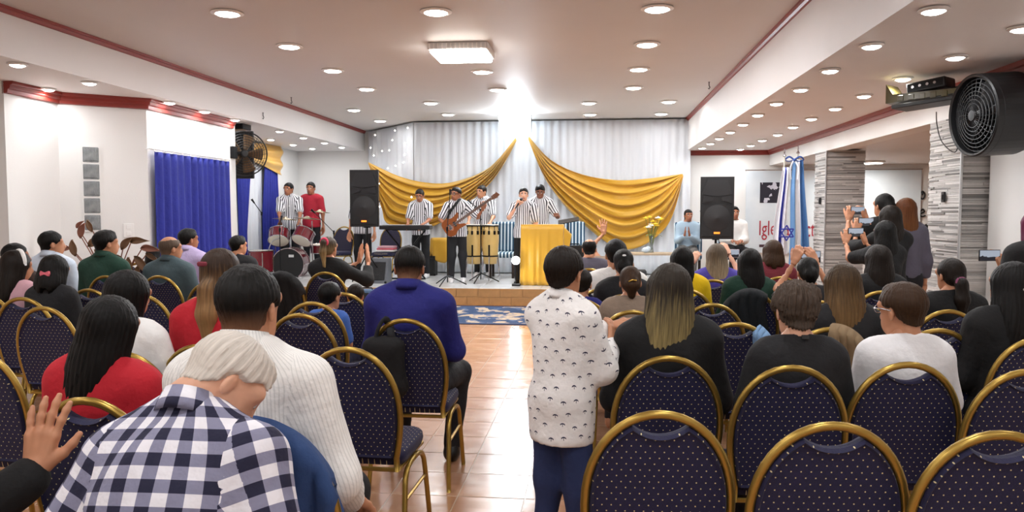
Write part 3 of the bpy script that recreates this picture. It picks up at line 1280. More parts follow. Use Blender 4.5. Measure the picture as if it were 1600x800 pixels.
def hand_mesh(pose, vox=.0045):
    key = (pose, vox)
    if key in HANDS:
        return HANDS[key]
    curl = {'open': (.06, .10, .10), 'relax': (.35, .4, .3), 'grip': (.75, .95, .6), 'fist': (1.35, 1.5, .9), 'flat': (.03, .06, .05), 'phone': (.55, .6, .35)}[pose]
    spread = {'open': .16, 'flat': .03}.get(pose, .05)
    pr = [('c', (0, -.002, -.03), (0, 0, .012), .026, .027)]
    bx = (.033, .011, -.011, -.032)
    bz = (.088, .093, .089, .080)
    ln = ((.042, .026, .020), (.047, .029, .021), (.043, .027, .020), (.034, .021, .018))
    for k in range(4):
        kn = np.array((bx[k], 0, bz[k]))
        pr.append(('c', (bx[k] * .55, 0, .012), tuple(kn), .017, .0125))
        ang = 0
        p = kn
        sp = spread * (1.5 - k) * .75
        for j in range(3):
            ang += curl[j]
            d = np.array((math.sin(sp) * math.cos(ang), math.sin(ang), math.cos(ang) * math.cos(sp)))
            q = p + d * ln[k][j]
            r = (.0098, .0088, .0080, .0068)
            sc = (1, 1.02, .98, .86)[k]
            pr.append(('c', tuple(p), tuple(q), r[j] * sc, r[j + 1] * sc))
            p = q
    to = {'open': .85, 'flat': .35}.get(pose, .55)
    ti = {'open': .15, 'flat': .15, 'grip': .75, 'fist': .9, 'phone': .6}.get(pose, .4)
    p0 = np.array((.022, .004, .018))
    d1 = np.array((math.sin(to), math.sin(ti) * .6, math.cos(to)))
    d1 /= np.linalg.norm(d1)
    p1 = p0 + d1 * .045
    d2 = np.array((math.sin(to * .7), math.sin(ti), math.cos(to * .7)))
    d2 /= np.linalg.norm(d2)
    p2 = p1 + d2 * .032
    p3 = p2 + (d2 + np.array((-.15, .1, .2))) * .024
    pr += [('c', tuple(p0), tuple(p1), .019, .0125), ('c', tuple(p1), tuple(p2), .0118, .0100), ('c', tuple(p2), tuple(p3), .0100, .0082)]
    lo, hi = bbox_prims(pr, .012)
    lo[2] = -.03
    V, F = surfnet(lambda P: smin(P, pr, .0035), lo, hi, vox)
    HANDS[key] = (V, F)
    return HANDS[key]


# ---- hair shells in head space
def hair_shape(kind, P, seed, amp):
    phi = np.arctan2(P[:, 0], -(P[:, 1] + .03))
    cr = ('e', (0, -.014, .036), (.083, .102, .092), None)
    face = ('e', (0, .095, -.055), (.078, .070, .112), None)
    rg = np.random.RandomState(seed)
    if kind in ('short', 'fade', 'tousled', 'bald', 'curly', 'old'):
        # close to the skull, thinning out towards the nape and the ears
        tmax = {'short': .014, 'fade': .011, 'tousled': .020, 'bald': .009, 'curly': .018, 'old': .015}[kind]
        d0 = smin(P, [('e', (0, -.012, .035), (.075, .094, .083), None), ('e', (0, .03, -.03), (.060, .062, .085), None), ('c', (0, -.028, -.04), (0, -.038, -.105), .056, .056)], .012)
        q = np.clip((P[:, 2] + .075) / .105, 0, 1)
        d = d0 - (.0022 + (tmax - .0022) * q * q * (3 - 2 * q))
        if kind == 'tousled':
            d = np.minimum(d, smin(P, [('e', (0, .045, .075), (.066, .056, .046), None), ('e', (0, -.058, .0), (.076, .056, .062), None), ('e', (.045, -.03, .07), (.05, .06, .05), None)], .02))
        if kind in ('short', 'old'):
            d = np.minimum(d, prim_d(P, ('e', (0, .028, .086), (.058, .058, .042), None)))
        # hairline: forehead, temples, ears, nape
        d = np.maximum(d, -prim_d(P, ('e', (0, .122, -.02), (.090, .074, .112), None)))
        for sx in (-1, 1):
            d = np.maximum(d, -prim_d(P, ('e', (sx * .094, -.004, -.026), (.036, .038, .052), None)))
        nape = {'short': -.060, 'fade': -.082, 'tousled': -.078, 'bald': -.075, 'curly': -.07, 'old': -.055}[kind]
        d = np.maximum(d, (nape - P[:, 2]) - .008 * np.cos(P[:, 0] * 45) + np.clip((P[:, 1] + .06) * .9, 0, .1))
        if kind == 'bald':
            d = np.maximum(d, -prim_d(P, ('e', (0, -.015, .13), (.070, .105, .082), None)))
        n = 26
    elif kind == 'long' or kind == 'wavy' or kind == 'bob':
        ln = {'long': 1.0, 'wavy': .92, 'bob': .42}[kind]
        w = {'long': .098, 'wavy': .106, 'bob': .094}[kind]
        pr = [('e', (0, -.016, .036), (.088, .106, .094), None),
              ('e', (0, -.055, -.10 * ln - .03), (w, .066, .20 * ln + .03), None),
              ('e', (0, -.075, -.22 * ln - .02), (w * .95, .05, .20 * ln), None)]
        for sx in (-1, 1):
            pr.append(('c', (sx * .066, .01, .02), (sx * .082, -.005, -.18 * ln - .03), .030, .026))
        d = smin(P, pr, .018)
        d = np.maximum(d, -prim_d(P, ('e', (0, .115, -.055), (.068, .085, .130), None)))
        d = np.maximum(d, -prim_d(P, ('c', (0, .06, -.10), (0, .04, -.5), .055, .055)))
        zb = {'long': -.40, 'wavy': -.36, 'bob': -.16}[kind]
        d = np.maximum(d, zb - P[:, 2] + .02 * np.sin(phi * 6 + seed) + .010 * np.sin(phi * 17))
        n = 30
    else:   # pulled back: 'pony', 'bun', 'lowtail'
        pr = [('e', (0, -.014, .036), (.084, .103, .091), None), ('e', (0, -.055, -.02), (.070, .055, .06), None)]
        tail = []
        if kind == 'pony':
            tail = [('c', (0, -.095, .075), (0, -.135, .065), .022, .026), ('c', (0, -.135, .065), (0, -.150, -.03), .030, .034), ('c', (0, -.150, -.03), (.01, -.135, -.19), .034, .016)]
        elif kind == 'lowtail':
            tail = [('c', (0, -.105, -.035), (0, -.125, -.06), .022, .026), ('c', (0, -.125, -.06), (0, -.125, -.17), .040, .046), ('c', (0, -.125, -.17), (0, -.115, -.32), .046, .022)]
        elif kind == 'bun':
            tail = [('e', (0, -.105, -.015), (.050, .045, .055), None), ('c', (0, -.10, -.03), (.0, -.085, -.10), .045, .03)]
        d = smin(P, pr + tail, .010)
        d = np.maximum(d, -prim_d(P, ('e', (0, .115, -.05), (.080, .076, .118), None)))
        for sx in (-1, 1):
            d = np.maximum(d, -prim_d(P, ('e', (sx * .086, .002, -.04), (.026, .036, .045), None)))
        low = -.075 - P[:, 2]
        if kind in ('lowtail', 'pony', 'bun'):
            tl = smin(P, tail, .01)
            d = np.minimum(np.maximum(d, low), tl)
        n = 26
    st = np.sin(phi * n + 2.5 * np.sin(P[:, 2] * 16 + seed) + rg.uniform(0, 6))
    st += .6 * np.sin(phi * n * 2.3 + 3 * np.sin(P[:, 2] * 11 + 1 + seed))
    if kind == 'curly':
        st = np.sin(P[:, 0] * 190 + seed) * np.sin(P[:, 1] * 190) * np.sin(P[:, 2] * 190) * 2.2
    return d + amp * st


HAIRS = {}


def hair_mesh(kind, vox, seed, amp):
    key = (kind, vox, seed % 4, amp)
    if key in HAIRS:
        return HAIRS[key]
    lo = {'long': -.44, 'wavy': -.40, 'bob': -.20, 'lowtail': -.36, 'pony': -.23, 'bun': -.17}.get(kind, -.11)
    V, F = surfnet(lambda P: hair_shape(kind, P, seed % 4, amp), (-.135, -.20, lo), (.135, .125, .16), vox)
    V = smooth_v(V, F, 1, .4)
    p = V[F]
    ph = np.arctan2(p[:, :, 0], -(p[:, :, 1] + .03))
    ref = ph[:, :1]
    ph = np.where(ph - ref > PI, ph - 2 * PI, ph)
    ph = np.where(ph - ref < -PI, ph + 2 * PI, ph)
    uv = np.stack([ph * .09, p[:, :, 2]], -1)
    HAIRS[key] = (V, F, uv)
    return HAIRS[key]


def unit(v):
    v = np.asarray(v, float)
    return v / max(np.linalg.norm(v), 1e-9)


def ik(S, W, l1, l2, hint):
    S, W = np.asarray(S, float), np.asarray(W, float)
    d = W - S
    n = np.linalg.norm(d)
    mx = (l1 + l2) * .995
    if n > mx:
        W = S + d / n * mx
        d = W - S
        n = mx
    a = (l1 * l1 - l2 * l2 + n * n) / (2 * n)
    h = math.sqrt(max(l1 * l1 - a * a, 0))
    u = d / n
    hv = np.asarray(hint, float)
    hv = unit(hv - u * (hv @ u))
    return S + u * a + hv * h, W


def frame_to(z, y):
    """rotation whose z axis is z and whose y axis is as near y as can be"""
    z = unit(z)
    y = np.asarray(y, float)
    y = unit(y - z * (y @ z))
    return np.stack([np.cross(y, z), y, z], 1)


SK = dict(light='d9a487', tan='c48a68', brown='a4694a', dark='7d4c35', pale='dcb5a0')
M_EYEW = M('eye_white', 'e2ddd8', .3, var=.01)
M_EYED = M('dark_brow_and_iris', '241814', .5, var=.05)
M_LIP = M('lips', 'a8625a', .45, var=.05)
M_SHOE = M('black_leather_shoe', '131314', .35, var=.1)
M_SNEAK = M('white_sneaker', 'e8e8ea', .5, var=.04)


def head_scale(sex, s):
    """children keep a larger head"""
    return .93 / max(s, .6) * min(1, .55 + .5 * s) if sex == 'k' else .96 if sex == 'f' else 1.0


def head_centre(Pv, Rt, Rh, s, hs=1.0):
    """the head turns about the top of the neck"""
    return Pv + (Rt[:, 2] * .560 + Rt[:, 1] * -.005 + Rh @ np.array((0, .022, .088)) * hs) * s


def person(label, xy, rz=0.0, s=1.0, pose='sit', ground=0.0, seat=.47, lean=0.0, side=0.0, twist=0.0, head=(0, 0, 0), sex='m', width=1.0,
           skin_c='tan', hair=('short', '17130f', None), shirt=None, pants='black', arms=(None, None), hands=(None, None), sleeve='long', collar=None,
           lod=1, group='seated congregation', shoes=None, legs=None, palms=(None, None), sub=None, roll_s=0.0, untuck=0.0, elbow=(None, None), halpha=None, hv=0.002):
    """one figure: body of skin, hair and clothes as its parts. local frame faces +y; arms are wrist targets in metres from the seat or ground centre"""
    seed = abs(hash(label)) % 9973 if False else sum(ord(ch) * (i + 1) for i, ch in enumerate(label)) % 9973
    root = thing('person', label, 'person', (xy[0], xy[1], ground), rz, group)
    vb = (.020, .026, .034)[lod]
    vs = (.0125, .019, .026)[lod]
    vh = (.0058, .0085, .0115)[lod]
    fem = sex == 'f'
    hs = head_scale(sex, s)
    Rt = np.array(Euler((-lean, side, twist), 'ZYX').to_matrix()) if False else rot_ax('Z', twist) @ rot_ax('Y', side) @ rot_ax('X', -lean)
    Pz = (seat + .10 * s) if pose == 'sit' else .95 * s
    Pv = np.array((0, 0, Pz))
    u, rt, fw = Rt[:, 2], Rt[:, 0], Rt[:, 1]
    T = lambda l, x=0, y=0: Pv + (u * l + rt * x + fw * y) * s
    w = width * (.93 if fem else 1.0)
    shw = (.155 if fem else .178) * width ** .5
    if sex == 'k':
        shw = .15
    E = lambda c, r: ('e', tuple(c), tuple(np.array(r) * s), Rt)
    torso = [E(T(.02, 0, -.005), (.168 * w, .125 * w, .13)), E(T(.17), (.148 * w, .108 * w, .17)), E(T(.33, 0, -.005), (.165 * w, .113 * w, .18)),
             ('c', tuple(T(.435, -shw + .05)), tuple(T(.435, shw - .05)), .066 * s, .066 * s)]
    slope = [('c', tuple(T(.44, sx * (shw - .02))), tuple(T(.535, sx * .035)), .052 * s, .045 * s) for sx in (-1, 1)]
    Rh = Rt @ rot_ax('Z', head[0]) @ rot_ax('X', -head[1]) @ rot_ax('Y', head[2])
    hc = head_centre(Pv, Rt, Rh, s, hs)
    neck = [('c', tuple(T(.47)), tuple(hc + Rh @ np.array((0, -.026, -.055)) * s * hs), .056 * s * (.85 if fem or sex == 'k' else 1), .052 * s * (.85 if fem or sex == 'k' else 1))]
    arm_p, sl_p, uvp = [], [], []
    wr = []
    for k, sx in enumerate((-1, 1)):
        S = T(.43, sx * shw)
        l1, l2 = .285 * s, .255 * s
        tgt = arms[k]
        if tgt is None:
            if pose == 'sit':
                tgt = np.array((sx * .13 * s, .27 * s, seat + .19 * s))
            else:
                tgt = np.array((sx * .25 * s, .05 * s, .85 * s))
        hint = elbow[k] if elbow[k] is not None else (sx * .55, -.45, -1)
        El, Wr = ik(S, tgt, l1, l2, hint)
        wr.append((El, Wr))
        up = ('c', tuple(S), tuple(El), .052 * s * w ** .5, .041 * s)
        fo = ('c', tuple(El), tuple(Wr), .041 * s, .027 * s)
        arm_p += [up, fo]
        if sleeve == 'long':
            cut = Wr + (El - Wr) * .06
            sl_p += [('c', tuple(S), tuple(El), .058 * s * w ** .5, .048 * s), ('c', tuple(El), tuple(cut), .048 * s, .036 * s)]
        elif sleeve == 'short':
            m_ = S + (El - S) * .78
            sl_p += [('c', tuple(S), tuple(m_), .060 * s, .058 * s)]
    # legs
    if legs is None:
        if pose == 'sit':
            lg = [(np.array((sx * .095 * s, .02, Pz - .02 * s)), np.array((sx * .13 * s, .43 * s, seat + .055 * s)), np.array((sx * .13 * s, .44 * s, max(.08, seat - .40 * s)))) for sx in (-1, 1)]
        else:
            lg = [(np.array((sx * .09 * s, 0, .90 * s)), np.array((sx * .10 * s, .015, .49 * s)), np.array((sx * .11 * s, -.01, .085 * s))) for sx in (-1, 1)]
    else:
        lg = [tuple(np.array(q) for q in t) for t in legs]
    leg_p, foot = [], []
    for h_, k_, a_ in lg:
        leg_p += [('c', tuple(h_), tuple(k_), .082 * s * w, .058 * s), ('c', tuple(k_), tuple(a_), .056 * s, .038 * s)]
        fz = a_[2] - .045 * s
        foot.append([('c', (a_[0], a_[1] - .02 * s, fz), (a_[0], a_[1] + .13 * s, fz - .012 * s), .036 * s, .030 * s), ('c', tuple(a_), (a_[0], a_[1] - .01, fz + .01), .04 * s, .04 * s)])
    body_p = torso + [('c', q[1], q[2], q[3] * .86, q[4] * .8) for q in slope] + neck + arm_p + leg_p + [q for f in foot for q in f]
    lo, hi = bbox_prims(body_p, .03)
    V, F = surfnet(lambda P: smin(P, body_p, .014) + .004, lo, hi, vb)
    mi = [np.zeros(len(F), int)]
    VV, FF = [V], [F]
    n = len(V)
    hV, hF, hm = head_mesh(sex, max(vh, .006))
    VV.append((hV * s * hs) @ Rh.T + hc)
    FF.append(hF + n)
    mi.append(hm)
    n += len(hV)
    for k in (0, 1):
        hp = hands[k]
        if hp is None:
            hp = 'relax' if lod < 2 else None
            if hp is None:
                continue
            vx = .0075
        else:
            vx = (.0042, .006, .008)[lod]
        hV, hF = hand_mesh(hp, vx)
        El, Wr = wr[k]
        zdir = unit(Wr - El)
        palm = palms[k] if palms[k] is not None else (0, .3, -1)
        pl = palm
        if isinstance(palm, tuple) and len(palm) == 2:
            zdir, pl = unit(palm[0]), palm[1]
        R_ = frame_to(zdir, pl)
        hv_ = hV.copy()
        hf_ = hF
        if k == 1:           # a right hand seen palm forward has its thumb to the owner's left
            hv_[:, 0] *= -1
            hf_ = hF[:, ::-1]
        # mesh: thumb +x, palm +y, fingers +z is a right hand seen from the palm when x points to the owner's left
        hv_[:, 0] *= -1
        hf_ = hf_[:, ::-1]
        VV.append((hv_ * s * (.97 if fem else 1.03)) @ R_.T + Wr + zdir * .01 * s)
        FF.append(hf_ + n)
        mi.append(np.zeros(len(hf_), int))
        n += len(hv_)
    np_mesh('body', np.concatenate(VV), np.concatenate(FF), [skin('skin_' + skin_c, SK[skin_c]), M_EYEW, M_EYED, M_LIP], np.concatenate(mi), None, root)
    # hair
    if hair:
        hV, hF, huv = hair_mesh(hair[0], vh, seed, hv)
        mat = hair[1]
        V = (hV * s * hs * (1.0)) @ Rh.T + hc
        np_mesh('hair', V, hF, [mat], None, huv, root)
    # clothes
    def garment(name, prims, mat, infl, cuts, amp, vox, k=.018, ax=None):
        lo, hi = bbox_prims(prims, infl + .03)

        def fn(P):
            d = smin(P, prims, k) - infl + wrinkle(P, amp, seed)
            for (pt, nrm) in cuts:
                d = np.maximum(d, (P - np.asarray(pt, F32)) @ np.asarray(nrm, F32))
            return d
        V, F = surfnet(fn, lo, hi, vox)
        if len(F) == 0:
            return None
        V = smooth_v(V, F, 1, .35)
        p = V[F]
        c = p.mean(1)
        D = np.stack([prim_d(c, q) for q in prims])
        lab = D.argmin(0)
        if name == 'shirt' and len(prims) - ax == 4:
            lc = (c - Pv) @ Rt
            lx = np.abs(lc[:, 0])
            thr = (shw - .022) * s
            arm = lx > thr
            lab = np.where(arm & (lab < ax) & (lc[:, 2] > .2 * s), ax + D[ax:].argmin(0), lab)
            lab = np.where(~arm & (lab >= ax) & ((lab - ax) % 2 == 0), 0, lab)
            fo_ = ~arm & (lab >= ax) & (D[:ax].min(0) < D.min(0) + .08 * s)
            lab = np.where(fo_ | ((lab >= ax) & (D.min(0) > .026 * s) & (untuck > .15)), 0, lab)
        uv = np.zeros((len(F), 4, 2), F32)
        for i, q in enumerate(prims):
            m_ = lab == i
            if not m_.any():
                continue
            pp = p[m_]
            if q[0] == 'c' and i >= (ax if ax is not None else 0):
                a = np.asarray(q[1], F32); b = np.asarray(q[2], F32)
                z = unit(b - a)
                R_ = frame_to(z, fw if abs(z @ fw) < .9 else u)
                l = (pp - a) @ R_
                th = np.arctan2(l[:, :, 0], l[:, :, 1]); r0 = .055 * s; vz = l[:, :, 2]
            else:
                l = (pp - Pv) @ Rt
                th = np.arctan2(l[:, :, 0], -l[:, :, 1] * 1.3); r0 = .15 * s; vz = l[:, :, 2]
            rf = th[:, :1]
            th = np.where(th - rf > PI, th - 2 * PI, np.where(th - rf < -PI, th + 2 * PI, th))
            uv[m_] = np.stack([th * r0, vz], -1)
        return np_mesh(name, V, F, [mat], None, uv, root)
    if pants:
        hipc = [E(T(.02, 0, -.005), (.168 * w, .125 * w, .13))]
        cuts = [(T(.10), u)]
        for h_, k_, a_ in lg:
            cuts.append((a_ + np.array((0, 0, -.015 * s)), (0, 0, -1)))
        pm = pants if not isinstance(pants, str) else MATS['pants_' + pants]
        garment('trousers', hipc + leg_p, pm, .014 * s, cuts[:1] + cuts[1:2], .004, max(vs, .017), ax=1)
    if shirt is not None:
        cuts = [(T(-.02 - untuck, 0, 0), -u), (T(.54 + (.035 if collar else 0), 0, 0), u * .94 + fw * .34)]
        tp = list(torso)
        if untuck:
            tp += [E(T(-.04, 0, 0), (.172 * w, .128 * w, .20)), E(T(-.10 - untuck * .5, 0, 0), (.176 * w, .132 * w, .20))]
        ntp = len(tp)
        g = garment('shirt', tp + slope + (sl_p if sleeve else []), shirt, .014 * s, cuts, (.0045, .004, .003)[lod] * s, vs, ax=ntp + 2)
        if collar is not None:
            mb = MB()
            R_ = Matrix(Rt.tolist())
            nr = .064 * s * (.88 if fem or sex == 'k' else 1)
            N_ = 28
            ring = []
            for r_, z_ in ((1.10, 0), (1.0, .042), (1.04, .046), (1.22, .008), (1.27, -.012), (1.16, -.006)):
                ring.append([R_ @ Vector((nr * r_ * math.cos(t), nr * r_ * math.sin(t) * 1.02, z_ * s - .016 * s * math.sin(t))) + Vector(T(.535, 0, -.006)) for t in [2 * PI * k / N_ for k in range(N_)]])
            V_ = [q for a_ in ring for q in a_]
            m_ = len(ring)
            F_ = [(i * N_ + k, i * N_ + (k + 1) % N_, ((i + 1) % m_) * N_ + (k + 1) % N_, ((i + 1) % m_) * N_ + k) for i in range(m_) for k in range(N_)]
            mb.add(V_, F_)
            for q in range(len(F_)):
                i, k = divmod(q, N_)
                a0, a1, z0, z1 = k * 2 * PI / N_ * nr, (k + 1) * 2 * PI / N_ * nr, i * .02, (i + 1) * .02
                mb.uv[q] = [(a0, z0), (a1, z0), (a1, z1), (a0, z1)]
            mb.build('collar', collar, root, smooth=True)
    if shoes is not None:
        for f in foot:
            lo, hi = bbox_prims(f, .03)
            V, F = surfnet(lambda P: np.maximum(smin(P, f, .01) - .008, f[0][2][2] - .03 * s - P[:, 2]), lo, hi, .012)
            np_mesh('shoe', V, F, [shoes], None, None, root)
    root['hx'] = tuple(float(q) for q in hc)
    root['hr'] = [float(q) for q in Rh.ravel()]
    root['hs'] = float(s * hs)
    root['ks'] = float(s)
    root['wl'] = tuple(float(q) for q in wr[0][1])
    root['wr'] = tuple(float(q) for q in wr[1][1])
    return root


def on_head(root, mb, name, mat, smooth=True):
    """attach something modelled in head space to a person as a part"""
    R_ = np.array(root['hr']).reshape(3, 3)
    hc = np.array(root['hx'])
    V = (np.array(mb.v) * root['hs']) @ R_.T + hc
    mb.v = [tuple(p) for p in V]
    return mb.build(name, mat, root, smooth=smooth)


def headtop_sit(px, py, Y, seat=.47):
    H = at(px, py, Y)
    return H, (H.z - seat) / .89


for nm, c in (('black', '15151a'), ('navy', '1a2140'), ('grey', '4a4a50'), ('khaki', '8b7a5c'), ('jeans', '22305a')):
    cloth('pants_' + nm, c)

# ------------------------------------------------------------------ banquet chairs
M_FAB = chair_fabric()
TILT = math.radians(9)
ZTOP = .94


def back_pt(x, y, z):
    """point of the upright back plane leaned backwards about the seat line"""
    q = z - .45
    return Vector((x, -.205 + y * math.cos(TILT) - q * math.sin(TILT), .45 + q * math.cos(TILT) + y * math.sin(TILT)))


def arch(inset, n=22):
    w0, w1, zs, h = .185 - inset, .212 - inset, .66, .285 - inset
    pts = []
    for k in range(8):
        t = k / 8
        z = .46 + (zs - .46) * t
        pts.append((w0 + (w1 - w0) * math.sin(t * PI / 2), z))
    for k in range(n + 1):
        a = PI * k / n
        pts.append((w1 * math.cos(a), zs + h * math.sin(a) ** .92 if math.sin(a) > 0 else zs))
    for k in range(7, -1, -1):
        t = k / 8
        z = .46 + (zs - .46) * t
        pts.append((-(w0 + (w1 - w0) * math.sin(t * PI / 2)), z))
    return pts


def planar_uv(o, fn):
    me = o.data
    ul = me.uv_layers.new(name='UVMap') if not me.uv_layers else me.uv_layers[0]
    for l in me.loops:
        ul.data[l.index].uv = fn(me.vertices[l.vertex_index].co)


def make_chair():
    r = thing('banquet_chair', '', 'chair')
    # gold arch, down to the seat rail
    A = arch(0.0)
    path = [back_pt(A[0][0], 0, .40)] + [back_pt(x, 0, z) for x, z in A] + [back_pt(A[-1][0], 0, .40)]
    MB().tube(path, .0135, 8).build('back_frame', M_GOLD, r, smooth=True)
    # pad with a grip hole below the arch
    B = arch(.012, 30)
    out = []
    for x, z in B:
        if z > .75 and abs(x) < .10:
            z = min(z, .945 - .012 - .052 * (1 - (x / .10) ** 2) ** .8 - .0)
        out.append((x, z))
    mb = MB()
    n = len(out)
    cx, cz = 0, .68
    rings = []
    for y, k in ((-.012, .93), (-.020, .965), (-.004, .995), (.012, .995), (.026, .965), (.030, .93)):
        rings.append([back_pt(cx + (x - cx) * k, y, cz + (z - cz) * k) for x, z in out])
    V = [p for q in rings for p in q]
    F = []
    for i in range(len(rings) - 1):
        for j in range(n):
            j2 = (j + 1) % n
            F.append((i * n + j, i * n + j2, (i + 1) * n + j2, (i + 1) * n + j))
    F.append(tuple(range(n))[::-1])
    F.append(tuple((len(rings) - 1) * n + j for j in range(n)))
    o = mb.add(V, F).build('backrest', M_FAB, r)
    planar_uv(o, lambda c: (c.x + .5, c.z + .2))
    # seat cushion
    mb = MB()
    ol = []
    for k in range(32):
        a = 2 * PI * k / 32
        c, s_ = math.cos(a), math.sin(a)
        e = .35 if s_ > 0 else .22
        ol.append((.212 * math.copysign(abs(c) ** e, c), .015 + .205 * math.copysign(abs(s_) ** e, s_)))
    rings = []
    for z, k in ((.415, .90), (.420, .97), (.445, 1.0), (.470, .985), (.483, .93), (.489, .75), (.491, .4)):
        rings.append([(x * k, .015 + (y - .015) * k, z) for x, y in ol])
    V = [p for q in rings for p in q]
    n = 32
    F = [(i * n + j, i * n + (j + 1) % n, (i + 1) * n + (j + 1) % n, (i + 1) * n + j) for i in range(len(rings) - 1) for j in range(n)]
    F += [tuple(range(n))[::-1], tuple((len(rings) - 1) * n + j for j in range(n))]
    o = mb.add(V, F).build('seat', M_FAB, r, smooth=True)
    planar_uv(o, lambda c: (c.x + .5, c.y * .94 + c.z * .3 + .5))
    MB().tube([(-.19, -.20, .405), (.19, -.20, .405), (.19, .20, .405), (-.19, .20, .405)], .010, 6, closed=True).build('seat_rail', M_GOLD, r)
    # each side is a narrow inverted U: half of it is the front leg, half the rear leg
    for sx in (-1, 1):
        top = (sx * .205, .0, .40)
        for d, foot in ((-1, -.235), (1, .225)):
            pts = bez([top, (sx * .206, d * .09, .392), (sx * .208, d * .15, .355), (sx * .212, d * .175, .27), (sx * .218, foot * .93, .10), (sx * .222, foot, .0)], 14)
            MB().tube(pts, .0125, 8).build('leg', M_GOLD, r, smooth=True)
        MB().tube([(sx * .212, -.178, .26), (sx * .212, .178, .26)], .008, 6).build('stretcher', M_GOLD, r)
    return r


CHAIR0 = make_chair()
_cu = [False]
CHAIRS = {}


def chair(key, px, py, label, rz=0.0, Y=None, xy=None, group='navy banquet chairs'):
    """place a chair so that the top of its arch stands at the photo pixel"""
    rz = math.radians(rz)
    zt = back_pt(0, .0, ZTOP + .01).z
    if xy is None:
        p = atz(px, py, zt) if Y is None else at(px, py, Y)
        off = Matrix.Rotation(rz, 3, 'Z') @ Vector((0, back_pt(0, 0, ZTOP).y, 0))
        xy = (p.x - off.x, p.y - off.y)
    o = CHAIR0 if not _cu[0] else copy_tree(CHAIR0)
    _cu[0] = True
    o.location = (xy[0], xy[1], .0025)
    o.rotation_euler = (0, 0, rz)
    tag(o, label, 'chair', group)
    CHAIRS[key] = (xy[0], xy[1], rz)
    return o


LBL = 'navy dotted gold-framed chair '
chair('c1', 133, 625, LBL + 'behind the long-haired woman in red', -3)
chair('c2', 67, 481, LBL + 'between the girl with a headband and the raised hand', -4)
chair('c4', 312, 541, LBL + 'left of the man in the white striped shirt', -3)
chair('c5', 543, 545, LBL + 'empty by the aisle with its seat in view', -2)
chair('c6', 468, 492, LBL + 'empty, right of the white-shirted man\'s head', -3)
chair('c7', 633, 500, LBL + 'under the blue-suited man, with a black bag hung on it', 0)
chair('c8', 508, 426, LBL + 'under the woman with the pink scrunchie', -3)
chair('c9', 248, 432, LBL + 'behind the balding man in grey-green', -4)
chair('c10', 325, 443, LBL + 'behind the red-shirted woman\'s ponytail', -4)
chair('c11', 222, 462, LBL + 'just right of the white-bloused woman\'s hair', -4)
chair('c12', 138, 453, LBL + 'behind the man in the white shirt by the plant', -5)
chair('c13', 165, 432, LBL + 'behind the boy in the green shirt', -5)
chair('c14', 190, 552, LBL + 'under the woman in the white blouse', -4)
chair('c15', 400, 668, LBL + 'draped with a denim jacket', -3)
chair('c16', 438, 428, LBL + 'covered with a black jacket', -3)
chair('c17', -42, 548, LBL + 'cut by the left picture edge', -5)
chair('r1', 1032, 646, LBL + 'in the front empty row, left one by the boy', 3)
chair('r2', 1303, 664, LBL + 'in the front empty row, middle one', 3)
chair('r3', 1566, 678, LBL + 'in the front empty row, cut by the right edge', 3)
chair('r4', 1045, 559, LBL + 'under the woman with long ombre hair', 3)
chair('r5', 1238, 574, LBL + 'under the boy in the black T-shirt', 3)
chair('r6', 1420, 569, LBL + 'under the boy in the white T-shirt', 4)
chair('r7', 1610, 580, LBL + 'at the right edge, second row from the camera', 4)
chair('r8', 1150, 506, LBL + 'empty, between the ombre-haired woman and the boy in black', 3)
chair('r9', 1297, 514, LBL + 'with a tan coat over its back', 4)
chair('r10', 1467, 516, LBL + 'empty, right of the bespectacled boy\'s head', 4)
chair('r11', 1625, 529, LBL + 'at the right edge under the woman in black', 5)
chair('r12', 1482, 486, LBL + 'under the woman with the mauve scrunchie', 5)
chair('r13', 1113, 476, LBL + 'empty, behind the yellow top', 4)
chair('r14', 1377, 456, LBL + 'under the woman with bushy dark hair', 5)
chair('r15', 1385, 482, LBL + 'empty, left of the bespectacled boy', 5)
chair('r16', 1172, 456, LBL + 'under the woman in dark green', 4)
chair('r17', 1114, 438, LBL + 'under the blonde woman with a phone', 4)
chair('r18', 940, 452, LBL + 'under the man in the white T-shirt', 3)

# ------------------------------------------------------------------ hair and cloth colours
H_BLACK = hair_mat('black_hair', '0d0b0a')
H_DARK = hair_mat('dark_brown_hair', '1a120c')
H_FADE = hair_mat('black_faded_hair', '0e0c0a', fade='8f6448')
H_BROWN = hair_mat('brown_hair', '3a2718')
H_GREYB = hair_mat('greyish_brown_hair', '4a3d33')
H_GREY = hair_mat('grey_balding_hair', '5b4b3e', fade='8a6a50')
H_WHITE = hair_mat('white_hair', 'cfc7bd', rough=.6)
H_OMBRE = hair_mat('ombre_hair', '2e271f', 'a5925f', -.34, .0)
H_HIGHL = hair_mat('highlighted_hair', '3e2f1f', '6e5434', -.2, .08)
H_BLOND = hair_mat('ash_blond_hair', '5d5144', 'a8977c', -.3, .02)
H_PONY = hair_mat('blond_pony', '3a2e22', 'a48a5e', -.15, .06)
H_TAIL = hair_mat('light_brown_tail', '33241a', '94714a', -.16, .05)
H_RED = hair_mat('auburn_hair', '5a3216', '6d431f', -.3, 0)
H_PURP = hair_mat('plum_hair', '5a1436')

